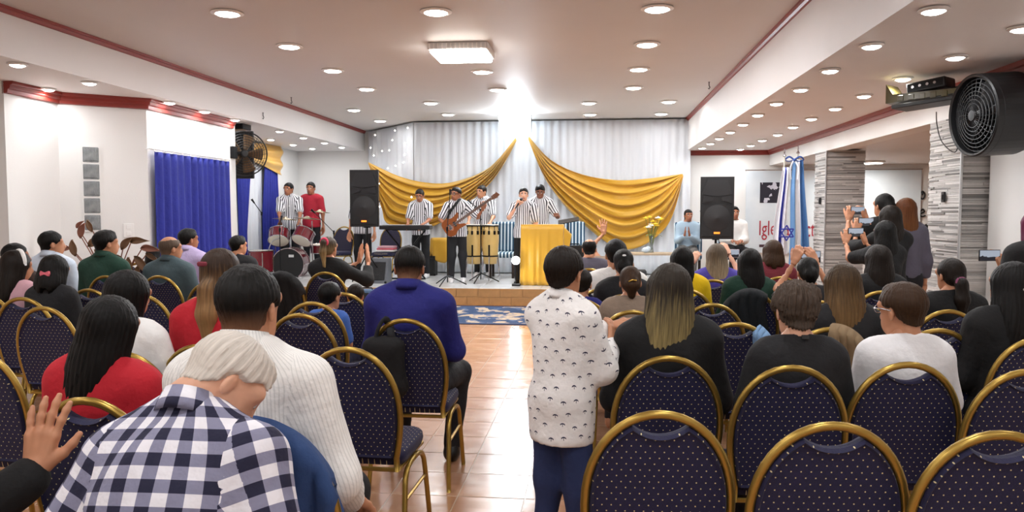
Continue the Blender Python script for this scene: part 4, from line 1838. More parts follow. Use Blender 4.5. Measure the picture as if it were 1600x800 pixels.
STR_BW = stripe_mat('black_white_stripes', 'e6e6ea', '20202c', .036, .40)
STR_WH = stripe_mat('white_fine_stripes', 'f0eeea', 'dad9d5', .009, .3)
PLAID = plaid_mat()
PALM = palm_mat()
C = {k: cloth('cloth_' + k, v) for k, v in dict(red='b81426', white='f0f0ee', black='0b0b0d', navy='1b1d6e', green='1f4437', greyg='46585e', lilac='c0b0d8', wblue='cfdcec',
     pink='d86a78', palepink='d8a9b4', blue='3f68b8', hot='e8506e', charcoal='19191c', maroon='742530', dgreen='12382a', purple='4a3f9c', yellow='ecc400', tan='8a7868', grey='5a5664',
     ltblue='9fb6c8', tee='ececee', crimson='a81d30', darkbrown='3a2a24', denim='2d4a7c', skirt='6a6866').items()}


def sit(label, px, py, Y=None, ck=None, **kw):
    """seat someone: head top at the pixel, on a placed chair or on one of their own"""
    rzd = kw.pop('rz', None)
    kid = kw.get('sex') == 'k'
    if ck:
        cx, cy, crz = CHAIRS[ck]
        Yh = cy - .03
        rz = crz if rzd is None else math.radians(rzd)
    else:
        Yh = Y
        rz = math.radians(rzd or 0)
    H, s = headtop_sit(px, py, Yh)
    s = max(.55, min(1.12, s)) if 's' not in kw else kw.pop('s')
    lean, side, twist = kw.get('lean', 0), kw.get('side', 0), kw.get('twist', 0)
    Rt = rot_ax('Z', twist) @ rot_ax('Y', side) @ rot_ax('X', -lean)
    h_ = kw.get('head', (0, 0, 0))
    Rh = Rt @ rot_ax('Z', h_[0]) @ rot_ax('X', -h_[1]) @ rot_ax('Y', h_[2])
    hl = head_centre(np.zeros(3), Rt, Rh, s, head_scale(kw.get('sex', 'm'), s))
    off = rot_ax('Z', rz) @ hl
    xy = (H.x - off[0], H.y - off[1])
    if ck is None and kw.pop('own', True):
        _n = kw.get('clabel') or ('navy dotted banquet chair mostly hidden under the ' + label)
        lab = 'navy chair hidden under the ' + ' '.join(label.replace(',', '').split()[:10])
        chair('auto%d' % len(CHAIRS), 0, 0, lab, math.degrees(rz), xy=(xy[0], xy[1] - .01))
    kw.pop('own', None)
    print('SIT %-60s s=%.2f x=%.2f y=%.2f' % (label[:60], s, xy[0], xy[1]))
    return person(label, xy, rz, s, 'sit', **kw)


def stand(label, px, py, Y, rz=0, ground=0.0, **kw):
    H = at(px, py, Y)
    s = kw.pop('s', None) or (H.z - ground) / 1.74
    print('STAND %-60s s=%.2f x=%.2f y=%.2f' % (label[:60], s, H.x, H.y))
    return person(label, (H.x, H.y), math.radians(rz), s, 'stand', ground, **kw)


def hd(y=0, p=0, r=0):
    return (math.radians(y), math.radians(p), math.radians(r))

# ------------------------------------------------------------------ the congregation, nearest first
R_ = math.radians
# left block
pl = sit('white-haired old man in a navy and white plaid shirt, bowed forward', 350, 606, Y=1.76, s=.97, own=False, lean=R_(24), twist=R_(-3), side=R_(-3), head=hd(-34, 36, 6), width=1.12, skin_c='light',
         hair=('old', H_WHITE), shirt=PLAID, collar=PLAID, pants='grey', lod=0, rz=-2)
chair('old', 0, 0, LBL + 'below the frame under the old man', -2, xy=(pl.location.x - .02, pl.location.y - .02))
sit('man in a white fine-striped shirt with faded black hair', 388, 404, ck='c15', head=hd(0, 4, 0), skin_c='tan', hair=('fade', H_FADE), shirt=STR_WH, collar=STR_WH, lod=0,
    arms=(None, (.24, .20, .60)), hands=(None, 'relax'), width=1.06)
sit('woman in red with very long straight black hair', 172, 451, ck='c1', sex='f', head=hd(-8, 4, 8), hair=('long', H_BLACK), shirt=C['red'], sleeve='short', lod=0, skin_c='tan', side=R_(3))
sit('woman in a white blouse with black hair over her shoulder', 200, 414, ck='c14', sex='f', head=hd(-15, 4, 10), hair=('long', H_BLACK), shirt=C['white'], sleeve='short', lod=0, skin_c='tan')
w = sit('woman in red with a light brown ponytail and striped clip', 345, 379, ck='c4', sex='f', head=hd(0, 2, 0), hair=('lowtail', H_TAIL), shirt=C['red'], sleeve='short', lod=1, skin_c='tan')
on_head(w, MB().box((-.03, -.105, .055), (.05, .03, .022), ch=.006), 'hair_clip', stripe_mat('striped_clip', 'e8e2e6', '7a2a3a', .012, .5), False)
bl = sit('man in a royal blue suit jacket with short black hair', 640, 378, ck='c7', head=hd(3, 14, 0), hair=('fade', H_FADE), shirt=C['navy'], collar=C['navy'], lod=0, width=1.1, skin_c='brown',
         pants='black', shoes=M_SHOE, arms=((-.16, .30, .66), (.16, .30, .66)), lean=R_(-3),
         legs=[((-.10, .02, .55), (-.16, .44, .53), (-.16, .44, .09)), ((.10, .02, .55), (.20, .43, .53), (.17, .34, .09))])
# black glasses temples on the suit man
gb = MB()
for sx in (-1, 1):
    gb.tube([(sx * .083, -.02, .005), (sx * .080, .04, .014), (sx * .066, .085, .014)], .0028, 5)
on_head(bl, gb, 'glasses', M_BLACK)
k1 = sit('small boy in a blue shirt with a dark shoulder strap', 515, 447, Y=4.95, sex='k', head=hd(-12, 6, 0), hair=('short', H_BLACK), shirt=C['blue'], sleeve='short', lod=1, skin_c='tan', pants='navy')
q = k1['ks']
z_ = .47 + .1 * q
MB().tube(bez([(.09 * q, .09 * q, z_ + .42 * q), (.08 * q, .0, z_ + .525 * q), (.05 * q, -.12 * q, z_ + .43 * q), (-.02 * q, -.15 * q, z_ + .28 * q), (-.10 * q, -.14 * q, z_ + .1 * q)], 16), .010, 6, flat=2.0).build('strap', C['charcoal'], k1, smooth=True)
sit('child in bright pink next to the boy in blue', 556, 452, Y=5.5, sex='k', head=hd(5, 6, 0), hair=('short', H_DARK), shirt=C['hot'], sleeve='short', lod=1, skin_c='tan', pants='navy')
w = sit('clapping woman in black with a blond ponytail and pink scrunchie', 514, 366, ck='c8', sex='f', head=hd(-4, 0, 0), hair=('pony', H_PONY), shirt=C['black'], lod=1, skin_c='tan',
        arms=((.20, .30, 1.02), (.30, .28, 1.02)), hands=('flat', 'flat'), palms=(((.1, .1, 1), (1, 0, .1)), ((-.1, .1, 1), (-1, 0, .1))))
on_head(w, MB().tube([(.036 * math.cos(t), -.115, .072 + .036 * math.sin(t)) for t in [k * PI / 8 for k in range(16)]], .016, 8, closed=True), 'scrunchie', C['hot'])
w = sit('girl with a white headband and a pale pink top', 28, 432, Y=5.2, sex='k', head=hd(-30, 8, 0), hair=('long', H_DARK), shirt=C['palepink'], sleeve='short', lod=1, skin_c='tan', s=.86, pants='navy')
on_head(w, MB().tube([(.094 * math.cos(t), .012 - .014 * math.sin(t), .030 + .103 * math.sin(t)) for t in [PI * (-.05 + 1.1 * k / 18) for k in range(19)]], .013, 8, flat=1.3), 'headband', C['white'])
w = sit('dark-haired girl with a pink bow', 86, 432, Y=5.0, sex='k', head=hd(-6, 10, 0), hair=('bob', H_BLACK), shirt=C['charcoal'], lod=1, skin_c='tan', s=.84, pants='navy')
bw = MB()
for sx in (-1, 1):
    bw.prism([(0, -.006), (sx * .035, -.020), (sx * .042, .0), (sx * .035, .020), (0, .006)][::sx], -.008, .008)
bw.sph((0, 0, 0), .011, 8)
bw.v = [(x + .03, y - .125, z - .03) for x, y, z in bw.v]
on_head(w, bw, 'bow', C['pink'], False)
m = sit('man in a dark shirt with a yellow collar, at the left edge', 24, 377, Y=5.75, head=hd(-38, 0, 0), hair=('fade', H_BLACK), shirt=C['darkbrown'], collar=cloth('yellow_collar', '9a9a2e'), lod=1, skin_c='brown', width=1.05)
sit('man in a white shirt in profile before the leafy plant', 80, 358, Y=6.7, head=hd(-40, 0, 0), hair=('fade', H_BLACK), shirt=C['wblue'], collar=C['wblue'], lod=1, skin_c='tan')
sit('boy in a dark green polo shirt before the leafy plant', 165, 357, ck='c13', head=hd(-25, 0, 0), hair=('short', H_BLACK), shirt=C['green'], collar=C['green'], sleeve='short', lod=1, skin_c='tan')
sit('balding man in a grey-green shirt', 266, 366, ck='c9', head=hd(-28, 0, 0), hair=('bald', H_GREY), shirt=C['greyg'], collar=C['greyg'], lod=1, skin_c='tan', width=1.12)
sit('woman with black hair left of the balding man', 240, 382, Y=8.3, sex='f', head=hd(-12, 0, 0), hair=('bob', H_BLACK), shirt=C['charcoal'], lod=2, skin_c='tan')
sit('man in a lilac shirt in front of the blue curtain', 294, 355, Y=8.0, head=hd(-30, 0, 0), hair=('short', H_BLACK), shirt=C['lilac'], collar=C['lilac'], lod=1, skin_c='brown')
sit('person with short black hair below the corner fan', 372, 366, Y=8.0, head=hd(-28, 0, 0), hair=('short', H_BLACK), shirt=C['charcoal'], lod=2, skin_c='tan')
sit('woman with dark hair falling left of the white-shirted man', 352, 398, Y=5.2, sex='f', head=hd(-10, 4, 0), hair=('wavy', H_DARK), shirt=C['charcoal'], lod=1, skin_c='tan')
# arm reaching in from the left edge
ph = at(58, 735, 1.80)
person('person in black at the left edge with one hand raised open', (ph.x - .34, 1.62), R_(-4), .98, 'sit', arms=(None, (.342, .18, ph.z)), elbow=(None, (-.3, -.2, -1)), hands=(None, 'open'),
       palms=(None, ((.10, .18, 1), (-.15, 1, -.1))), hair=('short', H_BLACK), shirt=C['black'], lod=0, skin_c='tan', head=hd(0, 0, 0))
chair('edge', 0, 0, LBL + 'left of the frame under the person raising a hand', -4, xy=(ph.x - .36, 1.58))

# right block
boy = stand('standing boy in a white palm-print shirt and dark jeans', 879, 388, 3.12, rz=-34, sex='k', head=hd(14, 4, 0), hair=('short', H_DARK), shirt=PALM, collar=PALM, pants='jeans', sleeve='long', lod=0, skin_c='tan',
            untuck=.19, arms=((.02, .30, 1.01), (.08, .25, .95)), hands=('relax', 'relax'), elbow=((-.8, -.2, -1), (.4, -.5, -1)), palms=(((.9, .5, .35), (0, .5, -1)), ((-.3, .6, .8), (-1, .2, .2))), shoes=M_SNEAK,
            group='standing congregation', width=.95)
sit('woman in a black jacket with long dark hair turning blond', 1046, 403, ck='r4', sex='f', head=hd(4, 5, 4), hair=('wavy', H_OMBRE), shirt=C['black'], lod=0, skin_c='tan', width=1.12)
b1 = sit('boy in a black T-shirt with tousled grey-brown hair', 1244, 438, ck='r5', sex='k', head=hd(0, 14, 0), hair=('tousled', H_GREYB), shirt=C['charcoal'], sleeve='short', lod=0, skin_c='light', hv=.006)
on_head(b1, MB().box((.005, -.096, -.118), (.030, .008, .020), ch=.002), 'shirt_tag', M_BLACK, False)
b2 = sit('bespectacled boy in a white T-shirt with short brown hair', 1411, 440, ck='r6', sex='k', head=hd(22, 6, 0), hair=('short', H_BROWN), shirt=C['tee'], sleeve='short', lod=0, skin_c='tan', width=1.05)
gb = MB()
for sx in (-1, 1):
    gb.tube([(sx * .085, -.02, .004), (sx * .082, .04, .014), (sx * .068, .095, .014)], .0025, 5)
    gb.tube([(sx * .034 + .024 * math.cos(t), .102, .010 + .018 * math.sin(t)) for t in [k * PI / 8 for k in range(16)]], .0022, 5, closed=True)
gb.tube([(-.012, .106, .014), (.012, .106, .014)], .0022, 5)
on_head(b2, gb, 'glasses', M('silver_frame', 'c8c8cc', .25, .8))
w = sit('woman in black at the right edge with long black hair and a clip', 1580, 402, ck='r11', sex='f', head=hd(14, 4, 6), hair=('long', H_BLACK), shirt=C['black'], lod=0, skin_c='tan', width=1.1)
on_head(w, MB().tube([(-.02 + .016 * math.cos(t), -.116, -.02 + .011 * math.sin(t)) for t in [k * PI / 6 for k in range(12)]], .0045, 6, closed=True), 'hair_clip', M('pearl_clip', 'e8e2d4', .3, var=.05))
w = sit('woman with dark hair tied low in a mauve scrunchie', 1486, 397, ck='r12', sex='f', head=hd(6, 4, 0), hair=('lowtail', H_DARK), shirt=C['black'], lod=1, skin_c='tan', width=1.05)
on_head(w, MB().tube([(.03 * math.cos(t), -.118, -.045 + .026 * math.sin(t)) for t in [k * PI / 8 for k in range(16)]], .014, 8, closed=True), 'scrunchie', cloth('mauve', '8a4a6a'))
w = sit('woman with highlighted brown hair before the tan coat', 1316, 406, ck='r9', sex='f', head=hd(10, 4, 0), hair=('wavy', H_HIGHL), shirt=C['charcoal'], lod=0, skin_c='tan')
sit('woman with bushy dark hair below the filming women', 1372, 378, ck='r14', sex='f', head=hd(6, 2, 0), hair=('wavy', H_DARK), shirt=C['black'], lod=1, skin_c='tan', width=1.1)
sit('woman in dark green with long black hair', 1172, 384, ck='r16', sex='f', head=hd(-4, 2, -3), hair=('wavy', H_BLACK), shirt=C['dgreen'], lod=1, skin_c='tan')
sit('person in maroon with short brown hair before the flags', 1208, 371, Y=7.2, sex='f', head=hd(6, 2, 0), hair=('bob', H_BROWN), shirt=C['maroon'], lod=1, skin_c='tan')
ph1 = sit('blonde woman in purple holding up a phone', 1120, 377, ck='r17', sex='f', head=hd(-6, 2, 0), hair=('wavy', H_BLOND), shirt=C['purple'], lod=1, skin_c='light',
          arms=((-.14, .32, 1.06), (.18, .34, 1.14)), hands=('phone', 'phone'))
sit('woman in yellow with long black hair', 1066, 381, Y=6.0, sex='f', head=hd(-2, 2, 0), hair=('long', H_BLACK), shirt=C['yellow'], lod=1, skin_c='tan', sleeve='short')
w = sit('woman in a taupe coat with brown hair pinned in a bun', 985, 410, Y=4.75, sex='f', head=hd(4, 8, 0), hair=('bun', H_BROWN), shirt=C['tan'], lod=1, skin_c='tan')
on_head(w, MB().tube([(-.03, -.150, .0), (.0, -.156, .012), (.03, -.150, .008)], .006, 6), 'hair_clip', M('gold_pin', 'c9a04a', .3, .8))
w = sit('woman with black hair and a white clip behind the bun', 974, 384, Y=5.6, sex='f', head=hd(2, 2, 0), hair=('bun', H_BLACK), shirt=C['charcoal'], lod=1, skin_c='tan')
on_head(w, MB().sph((.0, -.10, .07), (.022, .014, .014), 8), 'hair_clip', C['white'])
sit('man in a white T-shirt with short black hair', 962, 371, ck='r18', head=hd(4, 0, 0), hair=('short', H_BLACK), shirt=C['white'], sleeve='short', lod=1, skin_c='tan', width=1.05)
sit('balding man in a grey shirt in the front rows', 921, 370, Y=8.0, head=hd(0, 12, 0), hair=('bald', H_BLACK), shirt=C['grey'], lod=1, skin_c='tan', width=1.1)
ra = at(945, 365, 8.6)
sit('worshipper with one arm raised high before the right swag', 962, 390, Y=8.6, s=.86, sex='f', hair=('bob', H_BLACK), shirt=C['tan'], sleeve='short', lod=1, skin_c='tan', arms=((-.13, .12, ra.z), None), hands=('open', None), palms=(((-.05, .1, 1), (0, 1, 0)), None), elbow=((-1, .0, -.3), None))
sit('child with dark hair beside the standing boy', 908, 447, Y=5.3, sex='k', hair=('short', H_DARK), shirt=C['navy'], lod=1, skin_c='tan', head=hd(0, 10, 0), s=.72, pants='navy')

# people filming, standing by the pillars
def phone(label, c, rz=0.0, tilt=0.0, w=.155, h=.078, case='101014', portrait=False):
    if portrait:
        w, h = h, w
    r = thing('smartphone', label, 'phone', c, rz, 'phones held up to film')
    Rm = Euler((tilt, 0, 0)).to_matrix()
    MB().box((0, 0, 0), (w, .009, h), R=Rm, ch=.003).build('case', M('phone_case_' + case, case, .35, var=.05), r)
    MB().box(Rm @ Vector((0, -.0048, 0)), (w * .93, .0012, h * .88), R=Rm).build('screen', SCREEN, r)
    MB().cyl(Rm @ Vector((-w * .4, .004, h * .3)), Rm @ Vector((-w * .4, .0075, h * .3)), .008, n=10).build('camera_lens', M_BLACKM, r)
    return r


def screen_mat():
    m, nt, b = new_mat('phone_screen_image')
    g = coords(nt)
    s_ = sep(nt, g)
    n1 = noise(nt, g, 30, 3)
    top = mth(nt, 'GREATER_THAN', mth(nt, 'ADD', s_[2], mth(nt, 'MULTIPLY', mth(nt, 'SUBTRACT', n1, .5), .05)), -.008)
    c = mixc(nt, top, lin('2b2a33'), lin('b9c2d2'))
    b.inputs['Base Color'].default_value = (.02, .02, .02, 1)
    L(nt, c, b.inputs['Emission Color'])
    b.inputs['Emission Strength'].default_value = .4
    b.inputs['Roughness'].default_value = .15
    m.cycles.emission_sampling = 'NONE'
    return m


SCREEN = screen_mat()
G2 = 'women filming by the pillars'


def filmer(label, px, py, Y, phpx, phpy, rz, hairk, hmat, shirt, plabel, s=None, both=True, phY=None, **kw):
    H = at(px, py, Y)
    pp = at(phpx, phpy, phY or Y + .38)
    rzr = R_(rz)
    loc = Matrix.Rotation(-rzr, 3, 'Z') @ Vector((pp.x - H.x, pp.y - H.y, pp.z))
    wl = (loc.x - .10, loc.y + .0, loc.z - .09)
    wr_ = (loc.x + .10, loc.y + .0, loc.z - .09)
    o = stand(label, px, py, Y, rz, sex='f', hair=(hairk, hmat), shirt=shirt, lod=1, skin_c='tan', arms=(wl if both else None, wr_), hands=('phone' if both else None, 'phone'),
              palms=(((.35, .1, 1), (.4, 1, 0)), ((-.35, .1, 1), (-.4, 1, 0))), elbow=((-.6, 0, -1), (.6, 0, -1)), group=G2, s=s, **kw)
    if plabel:
        phone(plabel, pp, rzr)
    return o


filmer('tallest filming woman with black hair in a bun', 1383, 298, 7.6, 1340, 329, 18, 'bun', H_BLACK, C['black'], 'topmost phone held up beside the far pillar', sleeve='short')
filmer('filming woman with dark hair, second below the tallest', 1392, 317, 7.1, 1353, 347, 16, 'wavy', H_DARK, C['black'], 'small bright phone in the middle of the filming hands')
filmer('filming woman with dark hair and a small white badge, lowest of the group', 1384, 341, 6.6, 1337, 363, 20, 'wavy', H_BLACK, C['black'], 'lowest phone held up beside the far pillar', sleeve='short')
stand('standing woman with very long auburn hair', 1416, 306, 7.5, 12, sex='f', hair=('long', H_RED), shirt=C['grey'], lod=1, skin_c='tan', group=G2)
# raised phone over the heads
hs_ = at(1262, 414, 5.5)
w = sit('woman with black hair filming with a phone over the heads', 1262, 416, Y=5.35, sex='f', s=.86, head=hd(0, 6, 0), hair=('bun', H_BLACK), shirt=C['charcoal'], lod=1, skin_c='tan',
        arms=((-.03, .26, 1.16), (.12, .26, 1.15)), hands=('phone', 'phone'), palms=(((.4, .1, 1), (.4, 1, 0)), ((-.5, .1, 1), (-.4, 1, 0))), elbow=((-.6, 0, -1), (.6, 0, -1)))
phone('phone raised above the heads, filming the stage', at(1263, 401, 5.66), 0, w=.17, h=.085)
phone('phone in a pale case held by the blonde woman', at(1142, 396, CHAIRS['r17'][1] + .36), 0, w=.15, h=.075, case='c8b8c0')
# person at the right edge
filmer('person in black with plum hair filming at the right edge', 1622, 322, 5.3, 1546, 399, 10, 'bob', H_PURP, C['black'], 'dark phone held out before the white wall at the right', both=False, phY=5.62)
stand('person in white standing in the side room beyond the near pillar', 1450, 347, 10.5, -20, sex='f', hair=('bun', H_BLACK), shirt=C['white'], lod=2, skin_c='tan', group='people in the side room')
H = at(1441, 384, 11.0)
person('person in a pale top seated in the side room', (H.x, H.y), R_(150), .85, 'sit', hair=('bob', H_DARK), shirt=C['white'], lod=2, skin_c='tan', sex='f', group='people in the side room')
chair('side', 0, 0, LBL + 'in the side room seen past the pillar', 150, xy=(H.x, H.y))

# ------------------------------------------------------------------ the band
G3 = 'band in striped shirts'
BK = dict(ground=SZ, pants='black', sleeve='short', collar=STR_BW, shirt=STR_BW, lod=1, group=G3, untuck=.10, shoes=M_SNEAK, width=.92)
stand('keyboard player in a striped shirt looking down', 657, 293, 14.0, 176, skin_c='brown', hair=('fade', H_DARK), head=hd(0, 22, 0), arms=((-.14, .34, 1.0), (.14, .34, 1.0)), hands=('relax', 'relax'), **BK)
gt = stand('guitarist in a striped shirt and glasses', 714, 291, 13.2, 190, skin_c='brown', hair=('short', H_BLACK), head=hd(-38, 4, 0), arms=((-.44, .20, 1.27), (.16, .25, .97)), hands=('grip', 'relax'),
           palms=(((-.3, .5, .8), (.2, -.9, .4)), ((-.9, .2, -.2), (0, -1, 0))), elbow=((-.6, -.3, -1), (.9, -.3, -.5)), **BK)
gb = MB()
for sx in (-1, 1):
    gb.tube([(sx * .085, -.02, .004), (sx * .068, .095, .014)], .003, 5)
    gb.tube([(sx * .034 + .024 * math.cos(t), .102, .010 + .018 * math.sin(t)) for t in [k * PI / 6 for k in range(12)]], .003, 5, closed=True)
on_head(gt, gb, 'glasses', M_BLACK)
stand('conga player in a striped shirt behind the congas', 754, 288, 14.3, 178, skin_c='tan', hair=('fade', H_DARK), head=hd(-30, 6, 0), arms=((-.20, .36, 1.02), (.20, .36, 1.02)), hands=('relax', 'relax'), **BK)
sg = stand('singer in a striped shirt holding a microphone to his mouth', 818, 292, 13.0, 172, skin_c='light', hair=('fade', H_DARK), head=hd(14, 2, 0), arms=(None, (.07, .20, 1.33)), hands=('relax', 'fist'), elbow=(None, (.7, -.1, -1)),
           palms=(None, ((-.45, .1, .9), (-.6, -.8, 0))), **dict(BK, shoes=M_SHOE))
on_head(sg, MB().sph((0, .050, -.088), (.040, .042, .026), 10), 'beard', H_DARK)
stand('man in a striped shirt looking down behind the golden lectern', 844, 286, 13.9, 178, skin_c='dark', hair=('short', H_BLACK), head=hd(4, 22, 0), arms=((-.32, .26, 1.18), (.10, .30, 1.05)), hands=('fist', 'relax'), **BK)
stand('drummer in a striped shirt behind the drum kit', 452, 284, 14.9, 198, skin_c='brown', hair=('fade', H_BLACK), head=hd(-28, 4, 0), arms=((-.20, .36, 1.02), (.16, .36, 1.02)), hands=('fist', 'fist'), **BK)
stand('man in a plain red T-shirt behind the drummer', 486, 283, 15.8, 182, skin_c='brown', hair=('fade', H_BLACK), head=hd(0, 4, 0), **dict(BK, shirt=C['crimson'], collar=None))
stand('person in dark trousers mostly hidden behind the left loudspeaker', 566, 292, 14.2, 180, skin_c='tan', hair=('short', H_BLACK), **BK)
# seated on the stage right
H = at(1075, 333, 14.0)
person('smiling woman in pale blue clapping beside the right loudspeaker', (H.x, H.y), R_(172), .93, 'sit', SZ, head=hd(18, 2, 0), sex='f', skin_c='brown', hair=('lowtail', H_BLACK), shirt=C['ltblue'], pants=C['skirt'], lod=1,
       arms=((-.04, .28, .80), (.05, .28, .80)), hands=('flat', 'flat'), palms=(((.1, .3, 1), (1, 0, 0)), ((-.1, .3, 1), (-1, 0, 0))), group='people seated on the stage', shoes=M_SHOE)
LADY = (H.x, H.y)
H = at(1147, 336, 14.2)
person('person in a white shirt half hidden behind the right loudspeaker', (H.x, H.y), R_(185), .98, 'sit', SZ, hair=('short', H_BLACK), shirt=C['white'], lod=1, skin_c='brown', group='people seated on the stage', shoes=M_SHOE,
       arms=((-.05, .30, .72), (.12, .34, .72)))
GENT = (H.x, H.y)

# ------------------------------------------------------------------ things left on the chairs
def in_chair(key):
    x, y, rz = CHAIRS[key]
    return Matrix.Translation((x, y, .0025)) @ Matrix.Rotation(rz, 4, 'Z')


def arch_z(x):
    x = min(abs(x), .208)
    return .66 + .285 * math.sqrt(max(0, 1 - (x / .212) ** 2)) ** .92


def draped(key, x0, x1, zb, zf, mat, name, label, cat, seed=1, th=.02):
    """a garment hung over the back of a chair, rear flap down to zb, front flap down to zf"""
    rg = random.Random(seed)
    ph = [rg.uniform(0, 6.28) for _ in range(4)]
    mat_w = in_chair(key)

    def fn(u, v):
        x = x0 + (x1 - x0) * u
        zt = arch_z(x) + .018
        if v < .5:
            t = v / .5
            z = zb + (zt - zb) * t
            y = -.030 - .012 * math.sin(u * 17 + ph[0] + 2 * t) * (1 - t) - .010 * math.sin(u * 31 + ph[1])
            if t > .93:
                y *= (1 - t) / .07 * .8 + .2
        else:
            t = (v - .5) / .5
            z = zt + (zf - zt) * t
            y = .042 + .010 * math.sin(u * 15 + ph[2] + t) * t
            if t < .07:
                y *= t / .07 * .8 + .2
        xx = x + .014 * math.sin(v * 9 + ph[3]) * (1 if v < .5 else -1)
        return back_pt(xx, y, z)
    o = MB().grid(fn, 26, 44).build(name, mat, None, smooth=True, solid=th)
    o.matrix_world = mat_w
    return tag(o, label, cat)


draped('c15', -.13, .20, .45, .56, C['denim'], 'denim_jacket', 'blue denim jacket draped over a chair beside the old man', 'jacket', 3, .03)
draped('c16', -.205, .205, .52, .6, C['black'], 'black_jacket', 'black jacket covering a chair left of the ponytailed woman', 'jacket', 4, .025)
draped('r9', -.0, .19, .60, .62, cloth('tan_wool', '8b7558'), 'tan_coat', 'tan woollen coat hung over a chair behind the highlighted hair', 'coat', 5, .025)
draped('r16', -.19, .12, .66, .6, cloth('bottle_black', '10161a'), 'dark_jacket', 'dark jacket hung over the chair of the woman in green', 'jacket', 6, .022)
# folded pale blue and navy jacket on the empty chair near the boy in black
draped('r8', .10, .205, .62, .55, cloth('pale_blue_knit', '7fa4cc'), 'pale_blue_jacket', 'pale blue jacket tucked on the chair left of the boy in black', 'jacket', 7, .03)

# black bag on the suit man's chair
mw = in_chair('c7')
r = thing('shoulder_bag', 'black shoulder bag hung on the blue-suited man\'s chair back', 'bag')
pr = [('c', (-.17, -.30, .58), (-.04, -.30, .58), .045, .045), ('c', (-.165, -.315, .80), (-.05, -.315, .80), .038, .038), ('c', (-.17, -.305, .62), (-.165, -.315, .80), .045, .04), ('c', (-.04, -.305, .60), (-.05, -.315, .80), .045, .04), ('e', (-.105, -.31, .68), (.09, .05, .16), None)]
lo, hi = bbox_prims(pr, .03)
V, F = surfnet(lambda P: smin(P, pr, .02) + wrinkle(P, .004, 3, 40), lo, hi, .011)
np_mesh('bag_body', V, F, [C['black']], None, None, r)
MB().tube(bez([(-.16, -.31, .80), (-.14, -.315, .89), (-.11, -.29, .945), (-.09, -.25, .90), (-.07, -.315, .88), (-.05, -.31, .80)], 20), .011, 6, flat=2).build('strap', C['charcoal'], r, smooth=True)
r.matrix_world = mw

# ------------------------------------------------------------------ stage equipment
M_GRILLE = M('speaker_grille', '0e0e10', .6, var=.3, vs=300, bmp=.6, bs_=500)
M_ORANGE = M('amber_logo_light', 'e07020', .4, emit=1.5)


def loudspeaker(px, py, Y, wpx, hpx, label, lab2, rz=0):
    w, h = wpx * Y / FPX, hpx * Y / FPX
    c = at(px, py, Y)
    d = .40
    base = c.z - h / 2
    fl = SZ if Y > SY else 0.0
    r = thing('speaker_stand', lab2, 'speaker stand', (c.x, c.y + d / 2, fl), rz, 'loudspeaker stands')
    hh = base - fl
    MB().cyl((0, 0, .12), (0, 0, hh - .005), .019, n=12).build('pole', M_BLACKM, r)
    MB().cyl((0, 0, hh * .55), (0, 0, hh * .55 + .09), .032, n=12).build('collar', M_BLACKM, r)
    MB().lathe([(.06, hh - .02), (.06, hh - .002), (0, hh - .002)], n=14).build('top_cup', M_BLACKM, r)
    for k in range(3):
        a = k * 2 * PI / 3 + .5
        MB().tube([(.02 * math.cos(a), .02 * math.sin(a), hh * .5), (.36 * math.cos(a), .36 * math.sin(a), .015)], .012, 6).build('leg', M_BLACKM, r)
    r = thing('loudspeaker', label, 'loudspeaker', (c.x, c.y + d / 2, base), rz, 'tall black loudspeakers')
    MB().prism([(-w / 2, -d / 2), (w / 2, -d / 2), (w * .36, d / 2), (-w * .36, d / 2)], 0, h, axes=(0, 1, 2)).build('cabinet', M_BLACK, r)
    f = -d / 2
    MB().box((0, f - .012, h * .30), (w * .90, .02, h * .52), ch=.008).build('woofer_grille', M_GRILLE, r)
    MB().lathe([(.0, .03), (w * .10, .02), (w * .36, .0), (w * .40, -.004), (w * .40, -.012)], (0, f - .026, h * .34), 28, Matrix.Rotation(PI / 2, 3, 'X')).build('woofer_ring', M('dark_cone', '1b1b1d', .55, var=.1), r)
    # horn: a flared recess between two wedges
    mb = MB()
    mb.prism([(-w * .43, h * .58), (-w * .40, h * .70), (-w * .12, h * .66), (-w * .12, h * .62)], f - .03, f, axes=(0, 2, 1))
    mb.prism([(w * .43, h * .58), (w * .40, h * .70), (w * .12, h * .66), (w * .12, h * .62)][::-1], f - .03, f, axes=(0, 2, 1))
    mb.prism([(-w * .45, h * .72), (-w * .30, h * .95), (w * .30, h * .95), (w * .45, h * .72), (w * .1, h * .69), (-w * .1, h * .69)][::-1], f - .02, f, axes=(0, 2, 1))
    mb.build('horn', M('horn_plastic', '1c1c1f', .35, var=.05), r)
    MB().box((0, f - .035, h * .10), (w * .18, .008, h * .03), ch=.002).build('logo_light', M_ORANGE, r)
    MB().box((0, f - .036, h * .295), (w * .08, .006, h * .04), ch=.002).build('badge', M('badge_grey', '9a9a9c', .4, var=.03), r)
    for sx in (-1, 1):
        MB().tube([(sx * w * .44, -.05, h * .45), (sx * (w * .44 + .02), -.02, h * .45), (sx * (w * .44 + .015), .04, h * .45), (sx * w * .41, .06, h * .45)], .010, 6).build('handle', M_BLACKM, r)


loudspeaker(567.5, 310, 12.6, 46, 91, 'tall black loudspeaker left of the stage with an amber light', 'black tripod stand under the left loudspeaker', .08)
loudspeaker(1122, 325, 12.9, 50, 95, 'tall black loudspeaker right of the stage before the banner', 'black tripod stand under the right loudspeaker', -.08)

# lectern covered in golden cloth
c0, c1 = at(814, 352, 12.75), at(880, 352, 12.75)
lw = c1.x - c0.x
lh = c0.z - SZ
r = thing('lectern', 'lectern draped to the floor in golden cloth', 'lectern', ((c0.x + c1.x) / 2, 12.75 + .22, SZ))
MB().box((0, 0, lh * .49), (lw * .9, .36, lh * .97), ch=.01).build('body', M('lectern_wood', '6a4a2c', .5, var=.15), r)


